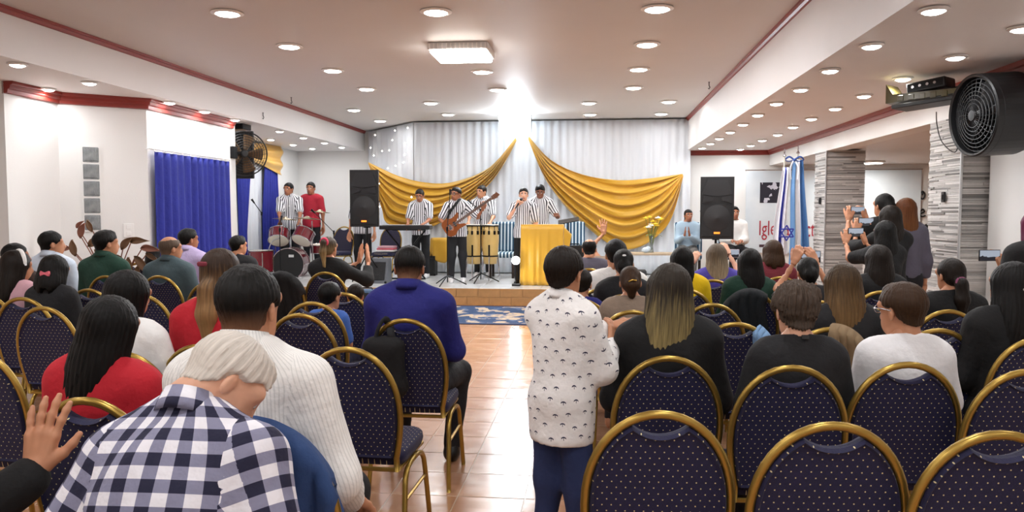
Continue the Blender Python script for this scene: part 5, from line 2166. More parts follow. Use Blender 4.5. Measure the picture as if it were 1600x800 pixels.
def skirt_path(t):
    """point on the rounded rectangle around the lectern"""
    hw, hd_ = lw / 2, .22
    per = 2 * (lw + .44)
    d = t * per
    for (ax, ay, bx, by) in ((-hw, hd_, -hw, -hd_), (-hw, -hd_, hw, -hd_), (hw, -hd_, hw, hd_), (hw, hd_, -hw, hd_)):
        l = math.hypot(bx - ax, by - ay)
        if d <= l:
            return ax + (bx - ax) * d / l, ay + (by - ay) * d / l
        d -= l
    return -hw, hd_


def sk(u, v):
    x, y = skirt_path(u % 1.0)
    n = Vector((x / lw, y / .3, 0)).normalized()
    f = math.sin(u * 2 * PI * 19) + .5 * math.sin(u * 2 * PI * 31 + 1 + v)
    k = .002 + .018 * v * f + .02 * v
    return Vector((x, y, lh * (1 - v) + .006)) + n * k


mb = MB().grid(sk, 150, 12)
mb.build('cloth_skirt', M_SATIN, r, smooth=True, solid=.004)
MB().box((0, 0, lh + .006), (lw + .01, .45, .012), ch=.004).build('cloth_top', M_SATIN, r)
# loose corner of cloth at the right
MB().grid(lambda u, v: Vector((lw / 2 + .01 + .13 * u * (1 - v * .6), -.22 + .06 * u, lh - .02 - .24 * v - .2 * u * v - .13 * u)), 8, 8).build('cloth_corner', M_SATIN, r, smooth=True, solid=.005)

# congas
M_CONGA = M('pale_conga_wood', 'd9b873', .3, var=.18, vs=5, coat=.3)
M_SKINH = M('drum_head', 'e6dfd0', .5, var=.04)


def conga(px, label, Y=13.55):
    pt, pb = at(px, 351, Y), at(px, 412, Y)
    h = pt.z - pb.z
    z0 = pb.z - SZ
    rd = .148
    r = thing('conga', label, 'drum', (pt.x, Y, SZ), 0, 'pair of congas')
    prof = [(rd * .78, z0), (rd * .92, z0 + h * .25), (rd * 1.06, z0 + h * .6), (rd * 1.05, z0 + h * .8), (rd * .97, z0 + h * .985)]
    MB().lathe(prof, n=28).build('shell', M_CONGA, r, smooth=True)
    MB().lathe([(rd * 1.0, z0 + h * .985), (rd * .98, z0 + h + .004), (0, z0 + h + .006)], n=28).build('drum_head', M_SKINH, r)
    MB().tube([(rd * 1.04 * math.cos(t), rd * 1.04 * math.sin(t), z0 + h * .975) for t in [k * PI / 12 for k in range(24)]], .011, 6, closed=True).build('hoop', M_BLACKM, r)
    for k in range(5):
        a = -PI / 2 + (k - 2) * .62
        mb = MB().tube([(rd * 1.05 * math.cos(a), rd * 1.05 * math.sin(a), z0 + h * .97), (rd * 1.13 * math.cos(a), rd * 1.13 * math.sin(a), z0 + h * .86)], .006, 6)
        mb.box((rd * 1.10 * math.cos(a), rd * 1.10 * math.sin(a), z0 + h * .80), (.035, .035, .07), rz=a, ch=.006)
        mb.build('tuning_lug', M_BLACKM, r)
    MB().tube([(rd * .95 * math.cos(t), rd * .95 * math.sin(t), z0 + h * .2) for t in [k * PI / 12 for k in range(24)]], .012, 6, closed=True).build('stand_ring', M_BLACKM, r)
    MB().box((0, -rd * .99, z0 + h * .34), (.03, .02, h * .3), ch=.004).build('stand_bracket', M_BLACKM, r)
    for k in range(3):
        a = -PI / 2 + k * 2 * PI / 3
        MB().tube([(rd * .95 * math.cos(a), rd * .95 * math.sin(a), z0 + h * .25), (rd * 1.25 * math.cos(a), rd * 1.25 * math.sin(a), .01)], .011, 6).build('leg', M_CHROME, r)


conga(740, 'left conga drum of pale wood before the backdrop')
conga(766, 'right conga drum of pale wood before the backdrop')

# guitar across the guitarist
g = Vector((gt.location.x, gt.location.y, SZ))
sG = .97
bc = at(711, 350, 12.93)
nk = at(769, 309, 12.90)
ax = (nk - bc).normalized()
fr = Vector((0, -1, 0))
fr = (fr - ax * fr.dot(ax)).normalized()
upv = fr.cross(ax)
Rg = Matrix((ax, upv, fr)).transposed().to_4x4()
r = thing('bass_guitar', 'brown wooden bass guitar held by the guitarist', 'guitar')
L_ = (nk - bc).length
ol = bez([(-.22, .0, 0), (-.20, .12, 0), (-.08, .155, 0), (.0, .115, 0), (.07, .12, 0), (.15, .14, 0), (.12, .07, 0), (.06, .035, 0), (.06, -.035, 0), (.14, -.08, 0), (.15, -.12, 0), (.06, -.115, 0), (-.02, -.12, 0), (-.10, -.16, 0), (-.20, -.12, 0), (-.22, 0, 0)], 60)[:-1]
MB().prism([(p.x, p.y) for p in ol], -.02, .02, axes=(0, 1, 2)).build('body', M('guitar_wood', '8a4a22', .25, var=.3, vs=9, coat=.5), r)
MB().box((L_ * .5, 0, .014), (L_ * .95, .045, .022), ch=.006).build('neck', M('neck_wood', '5a3520', .35, var=.15), r)
MB().prism([(L_ * .96, -.026), (L_ * 1.08, -.05), (L_ * 1.18, -.03), (L_ * 1.15, .035), (L_ * 1.0, .03)], .004, .022, axes=(0, 1, 2)).build('headstock', M('headstock_wood', '6b4026', .35, var=.15), r)
MB().box((-.10, 0, .026), (.06, .09, .014), ch=.004).build('bridge', M_CHROME, r)
MB().box((.0, 0, .024), (.035, .09, .012), ch=.004).build('pickup', M_BLACK, r)
for k in range(4):
    MB().tube([(-.10, -.02 + .013 * k, .034), (L_ * 1.05, -.014 + .009 * k, .030)], .0014, 4).build('string', M_CHROME, r)
    MB().sph((L_ * (1.02 + .04 * k), .042 if k % 2 else -.05, .012), .010, 8).build('tuning_peg', M_CHROME, r)
r.matrix_world = Matrix.Translation(bc) @ Rg
iv = r.matrix_world.inverted()
MB().tube([iv @ q for q in bez([bc + ax * -.20, g + Vector((-.12, -.15, 1.18)), g + Vector((.0, -.13, 1.36)), g + Vector((.07, .0, 1.45)), g + Vector((.1, .12, 1.30)), bc + ax * .14 + Vector((0, .03, .1))], 24)], .012, 6, flat=2).build('strap', C['black'], r)

# microphones
def mic(label, tip, dirv, ln=.20):
    r = thing('microphone', label, 'microphone', tip)
    d = Vector(dirv).normalized()
    MB().sph((0, 0, 0), .026, 10).build('grille_ball', M('mic_mesh', '6c6c70', .4, .7, var=.2, vs=200), r, smooth=True)
    MB().tube([d * .02, d * .05, d * ln], [.024, .017, .012], 10).build('handle', M_BLACKM, r, smooth=True)
    return r


wrp = sg.matrix_basis @ Vector(sg['wr'])
hcp = sg.matrix_basis @ Vector(sg['hx'])
mic('handheld microphone at the singer\'s mouth', hcp + Vector((-.02, -.165, -.07)), (wrp + Vector((.03, -.03, .03))) - (hcp + Vector((-.02, -.165, -.07))))


def mic_stand(label, base, top, arm_end=None, ground=SZ):
    r = thing('microphone_stand', label, 'microphone stand', base, 0, 'microphone stands')
    b = Vector(base)
    t = Vector(top) - b
    MB().cyl((0, 0, .05), (0, 0, t.z), .009, n=8).build('pole', M_BLACKM, r)
    for k in range(3):
        a = k * 2 * PI / 3 + .3
        MB().tube([(0, 0, .16), (.08 * math.cos(a), .08 * math.sin(a), .13), (.32 * math.cos(a), .32 * math.sin(a), .012)], .010, 6).build('leg', M_BLACKM, r)
    MB().cyl((0, 0, t.z - .04), (0, 0, t.z + .03), .018, n=10).build('clutch', M_BLACKM, r)
    if arm_end is not None:
        e = Vector(arm_end) - b
        MB().tube([(0, 0, t.z), e], .007, 6).build('boom', M_BLACKM, r)
        MB().tube([e, e + (e - Vector((0, 0, t.z))).normalized() * .10], [.012, .022], 8).build('microphone', M_BLACKM, r)
    return r


pb = atz(705, 443, SZ)
mic_stand('black tripod microphone stand at the guitarist\'s feet', (pb.x, 12.62, SZ), (pb.x, 12.62, SZ + .95), at(703, 305, 12.7))
pb = at(752, 440, 13.25)
mic_stand('black microphone stand between the congas', (pb.x, 13.2, SZ), (pb.x, 13.2, SZ + 1.25), at(737, 318, 13.3))

# keyboard on its stand
kp = at(634, 357, 13.6)
r = thing('keyboard', 'dark electronic keyboard in front of the keyboard player', 'keyboard', (kp.x, 13.62, kp.z))
MB().box((0, 0, .02), (.92, .30, .075), ch=.012).build('case', M_BLACK, r)
for k in range(28):
    MB().box((-.43 + k * .0319, .08, .062), (.029, .12, .012), ch=.002).build('key', M_WHITEP, r)
MB().box((0, -.08, .060), (.80, .10, .008)).build('control_panel', M('panel_dark', '2a2a30', .3, var=.1), r)
r = thing('keyboard_stand', 'black crossed stand under the keyboard', 'keyboard stand', (kp.x, 13.62, SZ))
hk = kp.z - SZ - .022
for s_ in (-1, 1):
    MB().tube([(-.36 * s_, -.05 + .06 * (s_ > 0), .02), (.36 * s_, -.05 + .06 * (s_ > 0), hk)], .016, 6).build('cross_leg', M_BLACKM, r)
    MB().tube([(-.36, -.02 + .0 * s_, hk if s_ > 0 else .02), (.36, -.02, hk if s_ > 0 else .02)], .014, 6).build('rail', M_BLACKM, r)
MB().box((0, 0, hk), (.5, .2, .02)).build('tray', M_BLACKM, r)


# monitors and amplifiers on the stage
def amp(label, px, py, Y, w, h, d, mat, name='stage_monitor', tilt=0, ground=SZ, cat='speaker'):
    p = at(px, py, Y)
    r = thing(name, label, cat, (p.x, Y, ground))
    pts = [(-d / 2, 0), (d / 2, 0), (d / 2 - tilt * .25, h), (-d / 2 + tilt, h)]
    mb = MB().prism(pts, -w / 2, w / 2, axes=(1, 2, 0))
    mb.build('cabinet', mat, r)
    ang = math.atan2(tilt, h)
    Rm = Matrix.Rotation(-ang, 3, 'X')
    c = Vector((0, -d / 2 + tilt / 2 - .008, h / 2))
    MB().box(c, (w * .84, .014, h * .78), R=Rm, ch=.005).build('grille', M_GRILLE, r)
    for sx in (-1, 1):
        MB().box((sx * w * .47, -d / 2 + .02, .02), (.04, .05, .04), ch=.008).build('corner_guard', M_BLACKM, r)
    MB().tube([(-.10, 0, h), (-.09, 0, h + .03), (.09, 0, h + .03), (.10, 0, h)], .010, 6).build('handle', M_BLACKM, r)
    return r


amp('grey wedge monitor left of the keyboard', 590, 400, 13.0, .40, .42, .40, M('monitor_grey', '55585e', .5, var=.1), tilt=.16)
amp('small blue-grey case on the floor behind the blue suit', 572, 440, 11.6, .42, .30, .30, M('case_bluegrey', '55708c', .45, var=.08), 'equipment_case', ground=0, cat='case')
amp('small black amplifier beside the golden tablecloth', 672, 410, 14.6, .24, .38, .26, M_BLACK, 'amplifier', cat='amplifier')
amp('black amplifier to the right of the lectern', 897, 380, 13.9, .36, .62, .30, M_BLACK, 'amplifier', cat='amplifier')
amp('dark box on the stage beside the flowers', 975, 396, 13.4, .75, .22, .4, M('charcoal_box', '2b2b2d', .7, var=.1), 'equipment_case', cat='case')
pf = atz(843, 476, 0)
r = thing('floor_spotlight', 'small black floor spotlight on the rug edge', 'stage light', (pf.x, pf.y + .02, .012))
MB().box((0, 0, .015), (.16, .12, .03), ch=.006).build('base', M_BLACK, r)
MB().lathe([(.055, -.06), (.065, .0), (.05, .07), (.02, .09)], (0, 0, .10), 16, Euler((math.radians(60), 0, 0)).to_matrix()).build('head', M_BLACKM, r)
# lit floor lamp left of the lectern
p = at(810, 405, 12.9)
r = thing('stage_floor_lamp', 'small glowing white lamp at the lectern\'s left side', 'stage light', (p.x - .01, 12.62, SZ))
MB().box((0, .03, .02), (.14, .12, .04), ch=.008).build('base', M_BLACK, r)
MB().cyl((0, .03, .03), (0, .03, p.z - SZ), .014, n=8).build('post', M_BLACKM, r)
MB().lathe([(.05, 0), (.07, .05), (.075, .09), (0, .09)], (0, .04, p.z - SZ), 18, Euler((math.radians(90), 0, 0)).to_matrix()).build('housing', M_BLACKM, r)
MB().lathe([(0, .012), (.05, .008), (.068, 0), (0, -.002)], (0, -.054, p.z - SZ), 18, Euler((math.radians(90), 0, 0)).to_matrix()).build('lens', M_GLOWC, r)
light('lamp_light', 'AREA', 2.5, (0, -.09, p.z - SZ), r, .12, (.95, .97, 1), (math.radians(85), 0, 0))

# music stand right of the lectern
p = at(888, 345, 13.1)
r = thing('music_stand', 'black music stand with a tilted plate right of the lectern', 'music stand', (p.x, 13.2, SZ))
hz = p.z - SZ
MB().cyl((0, 0, .1), (0, 0, hz - .03), .011, n=8).build('pole', M_BLACKM, r)
MB().box((0, 0, hz), (.36, .26, .012), R=Euler((math.radians(14), math.radians(-10), 0)).to_matrix(), ch=.003).build('plate', M_BLACKM, r)
for k in range(3):
    a = k * 2 * PI / 3
    MB().tube([(0, 0, .14), (.24 * math.cos(a), .24 * math.sin(a), .012)], .009, 6).build('leg', M_BLACKM, r)


# chairs with blue and white striped covers
STR_CH = stripe_mat('teal_white_upholstery', 'cfdde4', '1d4a68', .065, .55)


def striped_chair(label, px, Y, rz=0.0, xy=None):
    if xy is None:
        p = at(px, 345, Y)
        xy = (p.x, Y)
    r = thing('striped_chair', label, 'chair', (xy[0], xy[1], SZ), rz, 'striped chairs on the stage')
    o = MB().box((0, .03, .43), (.50, .48, .10), ch=.03).build('seat', STR_CH, r, smooth=False)
    planar_uv(o, lambda c: (c.x, c.y))
    o = MB().box((0, -.20, .76), (.50, .08, .56), R=Euler((math.radians(6), 0, 0)).to_matrix(), ch=.03).build('backrest', STR_CH, r)
    planar_uv(o, lambda c: (c.x, c.z))
    for sx in (-1, 1):
        for y in (-.17, .22):
            MB().box((sx * .21, y, .19), (.045, .045, .38), ch=.005).build('leg', M('dark_chair_wood', '2c1d16', .4, var=.15), r)
    return r


striped_chair('blue and white striped chair behind the singer', 786, 14.3, PI)
striped_chair('blue and white striped chair right of the lectern', 893, 14.6, PI)
striped_chair('blue and white striped chair under the clapping woman', 0, 0, R_(172), LADY)
striped_chair('blue and white striped chair behind the right loudspeaker', 0, 0, R_(185), GENT)

# small table with golden cloth behind the guitarist
p = at(690, 372, 14.7)
r = thing('side_table', 'small table under a golden cloth behind the guitarist', 'table', (p.x, 14.7, SZ))
th_ = p.z - SZ
MB().box((0, 0, th_ - .015), (.36, .30, .03), ch=.004).build('tabletop', M('lectern_wood', '6a4a2c'), r)
for sx in (-1, 1):
    for sy in (-1, 1):
        MB().box((sx * .15, sy * .12, (th_ - .03) / 2), (.03, .03, th_ - .03)).build('leg', M('lectern_wood', '6a4a2c'), r)
tc = MB()


def tcl(u, v):
    a = u * 2 * PI
    k = min(1, v * 1.6)
    x, y = .2 * math.copysign(abs(math.cos(a)) ** .5, math.cos(a)), .17 * math.copysign(abs(math.sin(a)) ** .5, math.sin(a))
    if v < .4:
        return Vector((x * v / .4, y * v / .4, .006))
    t = (v - .4) / .6
    w = 1.03 + .08 * t * math.sin(a * 9) + .05 * t
    return Vector((x * w, y * w, .006 - t * (.40 + .08 * math.sin(a * 4 + 1))))


o = MB().grid(tcl, 72, 16).build('tablecloth', M_SATIN, None, smooth=True, solid=.004, loc=(p.x, 14.7, SZ + th_))
tag(o, 'golden cloth over the small table behind the guitarist', 'tablecloth')

# navy chairs among the equipment
for px, py, Y, lb in ((602, 352, 13.9, 'navy chair with folded cloths behind the grey monitor'), (527, 352, 14.0, 'navy chair beside the drum kit')):
    p = at(px, py, Y)
    o = copy_tree(CHAIR0)
    o.location = (p.x, Y, SZ)
    o.rotation_euler = (0, 0, PI * .95)
    tag(o, lb, 'chair', 'navy chairs on the stage')
p = at(600, 380, 13.7)
r = thing('folded_cloth', 'pile of folded white and pink cloths on a navy stage chair', 'cloth', (p.x, 13.86, SZ + .493))
for k, cc in enumerate(('white', 'pink', 'palepink')):
    MB().box((.01 * k, 0, .02 + .035 * k), (.34 - .02 * k, .28, .034), ch=.012).build('cloth_layer', C[cc], r)

# flowers in a vase on a low table
p = at(1018, 395, 13.6)
r = thing('low_table', 'low pale table carrying the flower vase', 'table', (p.x, 13.7, SZ))
tz = max(.3, p.z - SZ)
MB().box((0, 0, tz - .02), (1.0, .4, .04), ch=.006).build('tabletop', M('pale_wood', 'b9a58a', .5, var=.12), r)
for sx in (-1, 1):
    for sy in (-1, 1):
        MB().box((sx * .45, sy * .16, (tz - .04) / 2), (.05, .05, tz - .04), ch=.004).build('leg', M('pale_wood', 'b9a58a'), r)
vz = SZ + tz + .001
r = thing('flower_vase', 'clear vase of white and yellow flowers before the swag', 'vase', (p.x, 13.7, vz))
MB().lathe([(.05, 0), (.045, .02), (.03, .12), (.035, .22), (.05, .30), (.046, .30), (.03, .22), (.026, .12), (.03, .02)], n=18).build('vase', M('vase_glass', 'c8d4d4', .08, trans=.7), r, smooth=True)
rg = random.Random(4)
M_LEAF = M('flower_leaf', '6d7a3e', .6, var=.2)
for k in range(15):
    a, rr = rg.uniform(0, 6.28), rg.uniform(.02, .19)
    e = Vector((rr * math.cos(a) * 1.1, rr * math.sin(a), .30 + rg.uniform(.10, .33)))
    MB().tube([(0, 0, .03), e * .5 + Vector((0, 0, .08)), e], .005, 5).build('stem', M_LEAF, r)
    cc = 'e6c22c' if k % 3 else 'efeee6'
    mb = MB()
    for q in range(6):
        t = q * PI / 3
        mb.sph(e + Vector((.03 * math.cos(t), .03 * math.sin(t), .006)), (.026, .026, .014), 6)
    mb.sph(e + Vector((0, -.01, .018)), .02, 6)
    mb.build('flower', M('petal_' + cc, cc, .6, var=.08), r, smooth=True)
    if k % 2:
        a2 = a + .8
        MB().grid(lambda u, v: Vector((.03 + .16 * v, (u - .5) * .05 * math.sin(PI * min(.99, v + .05)), .30 + .10 * v - .12 * v * v)) @ Matrix.Rotation(a2, 3, 'Z'), 3, 6).build('leaf', M_LEAF, r, smooth=True, solid=.002)
p = at(1009, 392, 13.55)
o = MB().sph((0, 0, .05), (.07, .05, .05), 10).sph((.04, .01, .07), (.05, .04, .05), 8).build('gift_wrap', M('pale_tissue', 'c4d2dc', .5, var=.1, bmp=.5, bs_=30), None, smooth=True, loc=(p.x, 13.55, vz))
tag(o, 'crumpled pale tissue paper at the foot of the vase', 'tissue')

# ------------------------------------------------------------------ drum kit
M_DRUM = M('red_drum_lacquer', '6d1420', .2, var=.2, vs=6, coat=.6)
r = thing('drum_kit', 'dark red drum kit with white heads at the left of the stage', 'drum kit', (at(455, 415, 14.2).x, 14.2, SZ))
o0 = Vector(r.location)


def drum(px, py, Y, rad, dep, tilt, yaw, head, front, name):
    c = at(px, py, Y) - o0
    Rm = Matrix.Rotation(yaw, 3, 'Z') @ Matrix.Rotation(tilt, 3, 'X')
    sh = MB().lathe([(rad, -dep / 2), (rad, dep / 2)], c, 28, Rm).build(name, M_DRUM, r, smooth=False)
    for z, mt in ((dep / 2 + .002, head), (-dep / 2 - .002, front)):
        MB().lathe([(0, z - .001), (rad * .98, z - .001), (rad * .98, z + .001), (0, z + .001)], c, 28, Rm).build('drum_head', mt, sh)
    for z in (-dep / 2, dep / 2):
        MB().tube([c + Rm @ Vector((rad * 1.02 * math.cos(t), rad * 1.02 * math.sin(t), z)) for t in [k * PI / 14 for k in range(28)]], .009, 6, closed=True).build('hoop', M_CHROME, sh)
    for k in range(6):
        t = k * PI / 3
        MB().tube([c + Rm @ Vector((rad * 1.04 * math.cos(t), rad * 1.04 * math.sin(t), -dep * .4)), c + Rm @ Vector((rad * 1.04 * math.cos(t), rad * 1.04 * math.sin(t), dep * .4))], .006, 5).build('lug', M_CHROME, sh)
    return sh


bd = drum(455, 412, 14.2, .30, .42, PI / 2, .1, M_BLACK, M_BLACK, 'bass_drum')
# its front is the side towards the camera
c = at(455, 400, 13.95) - o0
MB().box(c, (.10, .006, .05), ch=.001).build('logo_patch', M('logo_white', 'd8d8d6', .5, var=.03), r)
drum(436, 369, 14.1, .185, .22, math.radians(-38) , .25, M_SKINH, M_SKINH, 'tom')
drum(474, 369, 14.1, .185, .22, math.radians(-38), -.3, M_SKINH, M_SKINH, 'tom')
drum(408, 408, 13.95, .23, .40, 0, 0, M_SKINH, M_BLACK, 'floor_tom')
drum(500, 388, 14.6, .18, .15, math.radians(5), 0, M_SKINH, M_SKINH, 'snare_drum')
for px in (398, 419):
    p = at(px, 420, 13.95) - o0
    MB().cyl((p.x, .1, .0), (p.x, .1, .6), .010, n=8).build('floor_tom_leg', M_CHROME, r)
for px, y0 in ((452, 345), (468, 348), (487, 345)):
    p = at(px, y0, 14.3) - o0
    MB().cyl((p.x, .12, .0), (p.x, .12, p.z), .012, n=8).build('stand_pole', M_CHROME, r)
M_CYM = M('bronze_cymbal', '9c8f78', .28, .9, var=.12)
for px, py, rad in ((446, 342, .24), (480, 341, .26), (500, 331, .20)):
    c = at(px, py, 14.35) - o0
    MB().lathe([(rad, -.008), (rad * .3, .012), (.05, .022), (.03, .04), (0, .045), (0, .04), (.03, .034), (rad * .3, .008), (rad, -.010)], c, 28, Matrix.Rotation(.08, 3, 'Y')).build('cymbal', M_CYM, r, smooth=True)
c = at(428, 395, 13.9) - o0
MB().tube(bez([c + Vector((.12, 0, .28)), c + Vector((-.02, 0, .22)), c + Vector((-.1, 0, .05)), c + Vector((-.1, 0, -.2)), c + Vector((-.1, 0, -.42))], 16), .010, 6).build('curved_tube', M_CHROME, r, smooth=True)
pb = at(440, 430, 13.7)
mic_stand('black microphone stand before the drums', (pb.x, 13.65, SZ), (pb.x, 13.65, SZ + .9), at(439, 345, 13.75))
pb = at(518, 400, 13.9)
mic_stand('black boom stand reaching over the drums', (pb.x + .05, 13.9, SZ), (pb.x + .05, 13.9, SZ + .85), at(492, 333, 14.05))
pb = at(410, 390, 14.2)
mic_stand('thin stand in the alcove before the sheer curtain', (pb.x, 14.2, SZ), (pb.x, 14.2, SZ + 1.2), at(398, 318, 14.15))
for px, lb in ((441, 'drummer\'s left stick over the toms'), (470, 'drummer\'s right stick over the toms')):
    p = at(px, 352, 14.45)
    tag(MB().tube([p, p + Vector((.05, -.30, -.05))], [.008, .005], 6).build('drumstick', M('stick_wood', 'd2b48a', .5, var=.1)), lb, 'drumstick')

# ------------------------------------------------------------------ curtains at the left
M_BLUEC = cloth('royal_blue_curtain', '1a278e', .7, .18)
xw = -5.44 + .07
p0, p1 = atx(241, 233, xw), atx(357, 244, xw)
zt = p0.z
r = thing('blue_curtain', 'royal blue curtain over the window on the left wall', 'curtain', (0, 0, 0))
drape('curtain_panel', (xw, p0.y), (xw, p1.y), .9, zt - .03, M_BLUEC, r, 12, .028, 7, out=Vector((1, 0, 0)))
r = thing('curtain_rod', 'thin pale rod above the blue window curtain', 'curtain rod', (0, 0, 0))
MB().tube([(xw, p0.y - .1, zt), (xw, p1.y + .06, zt)], .010, 8).build('rod', M_WHITEP, r)
for k in range(10):
    y = p0.y + (p1.y - p0.y) * k / 9
    MB().tube([(xw + .018 * math.cos(t), y, zt - .008 + .02 * math.sin(t)) for t in [q * PI / 5 for q in range(10)]], .003, 5, closed=True).build('ring', M_WHITEP, r)
for y in (p0.y - .06, p1.y + .03):
    MB().tube([(xw, y, zt), (-5.44, y, zt)], .007, 6).build('bracket', M_WHITEP, r)

xa = -6.75 + .10
ya = lambda px: atx(px, 300, xa).y
za = 2.55
r = thing('alcove_sheer', 'white sheer curtain in the alcove behind the drums', 'curtain')
drape('curtain_panel', (xa - .05, ya(366)), (xa - .05, ya(412)), SZ + .05, za, M_SHEER, r, 7, .02, 8, out=Vector((1, 0, 0)))
r = thing('alcove_blue_curtain', 'royal blue gathered curtain beside the drummer', 'curtain')
drape('curtain_panel', (xa + .03, ya(398)), (xa + .03, ya(438)), SZ + .05, za, M_BLUEC, r, 6, .035, 9, out=Vector((1, 0, 0)), taper=lambda v: (.35 - .25 * v if v < .5 else .22, .8 + .15 * v))
r = thing('alcove_blue_tieback', 'narrow royal blue curtain behind the corner fan', 'curtain')
drape('curtain_panel', (xa + .02, ya(370)), (xa + .02, ya(392)), SZ + .05, za, M_BLUEC, r, 4, .03, 10, out=Vector((1, 0, 0)), taper=lambda v: (0 + .2 * v, 1 - .45 * min(1, v * 1.6)))
r = thing('alcove_golden_valance', 'golden valance across the top of the alcove curtains', 'valance')
U = [atx(x, y, xa + .09) for x, y in ((366, 224), (405, 224), (441, 229))]
W = [atx(x, y, xa + .09) for x, y in ((366, 262), (400, 254), (440, 274))]
Ub, Wb = bez(U, 20), bez(W, 20)


def val(u, v):
    k = min(int(u * 20), 19)
    f = u * 20 - k
    a, b = Ub[k].lerp(Ub[k + 1], f), Wb[k].lerp(Wb[k + 1], f)
    return a.lerp(b, v) + Vector((.03 * math.sin(v * 14 + u * 5), 0, 0))


MB().grid(val, 24, 24).build('valance_cloth', M_SATIN, r, smooth=True, solid=.004)

# ------------------------------------------------------------------ fans
M_BLADE = M('fan_blade', '6a5032', .5, .2, var=.2)


def cage_fan(label, c, axis, rad, wall, depth=.16, drum=False):
    ax = Vector(axis).normalized()
    Rm = ax.to_track_quat('Z', 'Y').to_matrix()
    r = thing('drum_fan' if drum else 'wall_fan', label, 'fan', c)
    if drum:
        MB().lathe([(rad * .95, .05), (rad, .06), (rad * 1.03, .05), (rad * 1.03, -.26), (rad * .93, -.34), (rad * .86, -.34), (rad * .95, -.26), (rad * .95, .05)], (0, 0, 0), 48, Rm, caps=False).build('drum_shell', M_BLACK, r, smooth=False)
        MB().lathe([(rad * .93, -.28), (rad * .4, -.30), (0, -.30), (0, -.31), (rad * .93, -.31)], (0, 0, 0), 36, Rm).build('rear_grille', M_GRILLE, r)
    for k in range(5):
        a = k * 2 * PI / 5

        def bl(u, v):
            rr = rad * (.15 + .72 * v)
            t = a + (u - .5) * (.9 - .25 * v)
            return Rm @ Vector((rr * math.cos(t), rr * math.sin(t), -.06 + (u - .5) * .07))
        MB().grid(bl, 6, 6).build('blade', M_BLADE if not drum else M('dark_blade', '1a1a1c', .4, var=.1), r, smooth=True, solid=.004)
    MB().lathe([(0, .045), (rad * .14, .04), (rad * .17, 0), (rad * .15, -.12), (0, -.12)], (0, 0, 0), 20, Rm).build('hub', M_BLACK, r, smooth=True)
    cage = MB()
    zf = .055
    for k in range(8 if drum else 7):
        q = rad * (.2 + .8 * (k + 1) / (8 if drum else 7))
        zz = zf - .05 * (q / rad) ** 2
        cage.tube([Rm @ Vector((q * math.cos(t), q * math.sin(t), zz)) for t in [j * PI / 20 for j in range(40)]], .0045 if q < rad * .97 else .011, 5, closed=True)
    for k in range(28):
        t = k * 2 * PI / 28
        cage.tube([Rm @ Vector((rad * .14 * math.cos(t), rad * .14 * math.sin(t), zf)), Rm @ Vector((rad * .6 * math.cos(t + .12), rad * .6 * math.sin(t + .12), zf - .018)), Rm @ Vector((rad * math.cos(t + .25), rad * math.sin(t + .25), zf - .05))], .0026, 4)
    cage.build('front_cage', M_BLACK, r)
    MB().lathe([(0, .066), (rad * .13, .064), (rad * .15, .05), (0, .05)], (0, 0, 0), 20, Rm).build('badge', M_BLACK, r)
    w = Vector(wall) - Vector(c)
    MB().tube([Rm @ Vector((0, 0, -.1)), w * .6, w], .022, 8).build('arm', M_BLACKM, r)
    MB().box(w, (.06, .14, .18), ch=.006).build('wall_plate', M_BLACKM, r)
    return r


fc = at(382, 240, 11.35)
cage_fan('round black cage fan at the end of the blue window wall', fc, (.55, -.8, -.05), .335, (-5.44 + .02, 11.12, fc.z))
rf = thing('fan_panel', 'square black mount board behind the corner fan', 'panel', (fc.x - .15, fc.y + .28, fc.z))
MB().box((0, 0, 0), (.34, .05, .74), ch=.01).build('board', M_BLACK, rf)
MB().box((-.18, -.0, .44), (.5, .3, .10), ch=.01).build('bracket_box', M_BLACKM, rf)
fc = atx(1530, 180, 3.02)
cage_fan('large black drum fan mounted on the right wall', fc, (-1, -.12, -.06), .315, (XB + .215, fc.y + .05, fc.z), drum=True)
on = MB().tube(bez([atx(1463, 175, 3.2), atx(1464, 195, 3.25), atx(1472, 222, 3.3), atx(1492, 238, 3.3), atx(1500, 215, 3.3)], 20), .005, 5).build('hanging_cable', M_BLACK)
tag(on, 'thin black cable hanging from the equipment shelf', 'cable')

# equipment shelf by the near pillar
a0, a1 = at(1404, 170, 7.3), at(1514, 152, 6.9)
c = (a0 + a1) / 2
rz_ = math.atan2(a1.y - a0.y, a1.x - a0.x)
r = thing('equipment_shelf', 'black wall shelf with equipment above the near pillar', 'shelf', c, rz_)
sw = (a1 - a0).length
MB().box((0, 0, 0), (sw, .30, .035), R=Euler((0, -.06, 0)).to_matrix(), ch=.005).build('board', M_BLACK, r)
MB().tube([(sw * .3, .1, -.02), (sw * .5, .14, -.18)], .012, 6).build('bracket', M_BLACKM, r)
MB().box((sw * .5, .10, .02), (.10, .22, .26), ch=.006).build('wall_block', M_BLACKM, r)
r = thing('amplifier_unit', 'black amplifier box lying on the wall shelf', 'amplifier', c + Vector((-.02, .0, .10)), rz_)
MB().box((0, 0, .045), (.32, .22, .09), R=Euler((0, -.10, 0)).to_matrix(), ch=.008).build('case', M_BLACK, r)
MB().box((0, -.112, .045), (.28, .006, .06), R=Euler((0, -.10, 0)).to_matrix()).build('front_panel', M_BLACKM, r)
for k in range(4):
    MB().cyl((-.1 + .06 * k, -.114, .04 + .006 * k), (-.1 + .06 * k, -.128, .04 + .006 * k), .012, n=10).build('knob', M_CHROME, r)
r = thing('plastic_tray', 'yellowish translucent tray under the amplifier box', 'tray', c + Vector((-.02, 0, .02)), rz_)
MB().prism([(-.33, 0), (.25, .03), (.27, .07), (-.27, .075), (-.33, .17)], -.12, .12).build('tray', M('amber_plastic', '5a5028', .3, trans=.3), r)
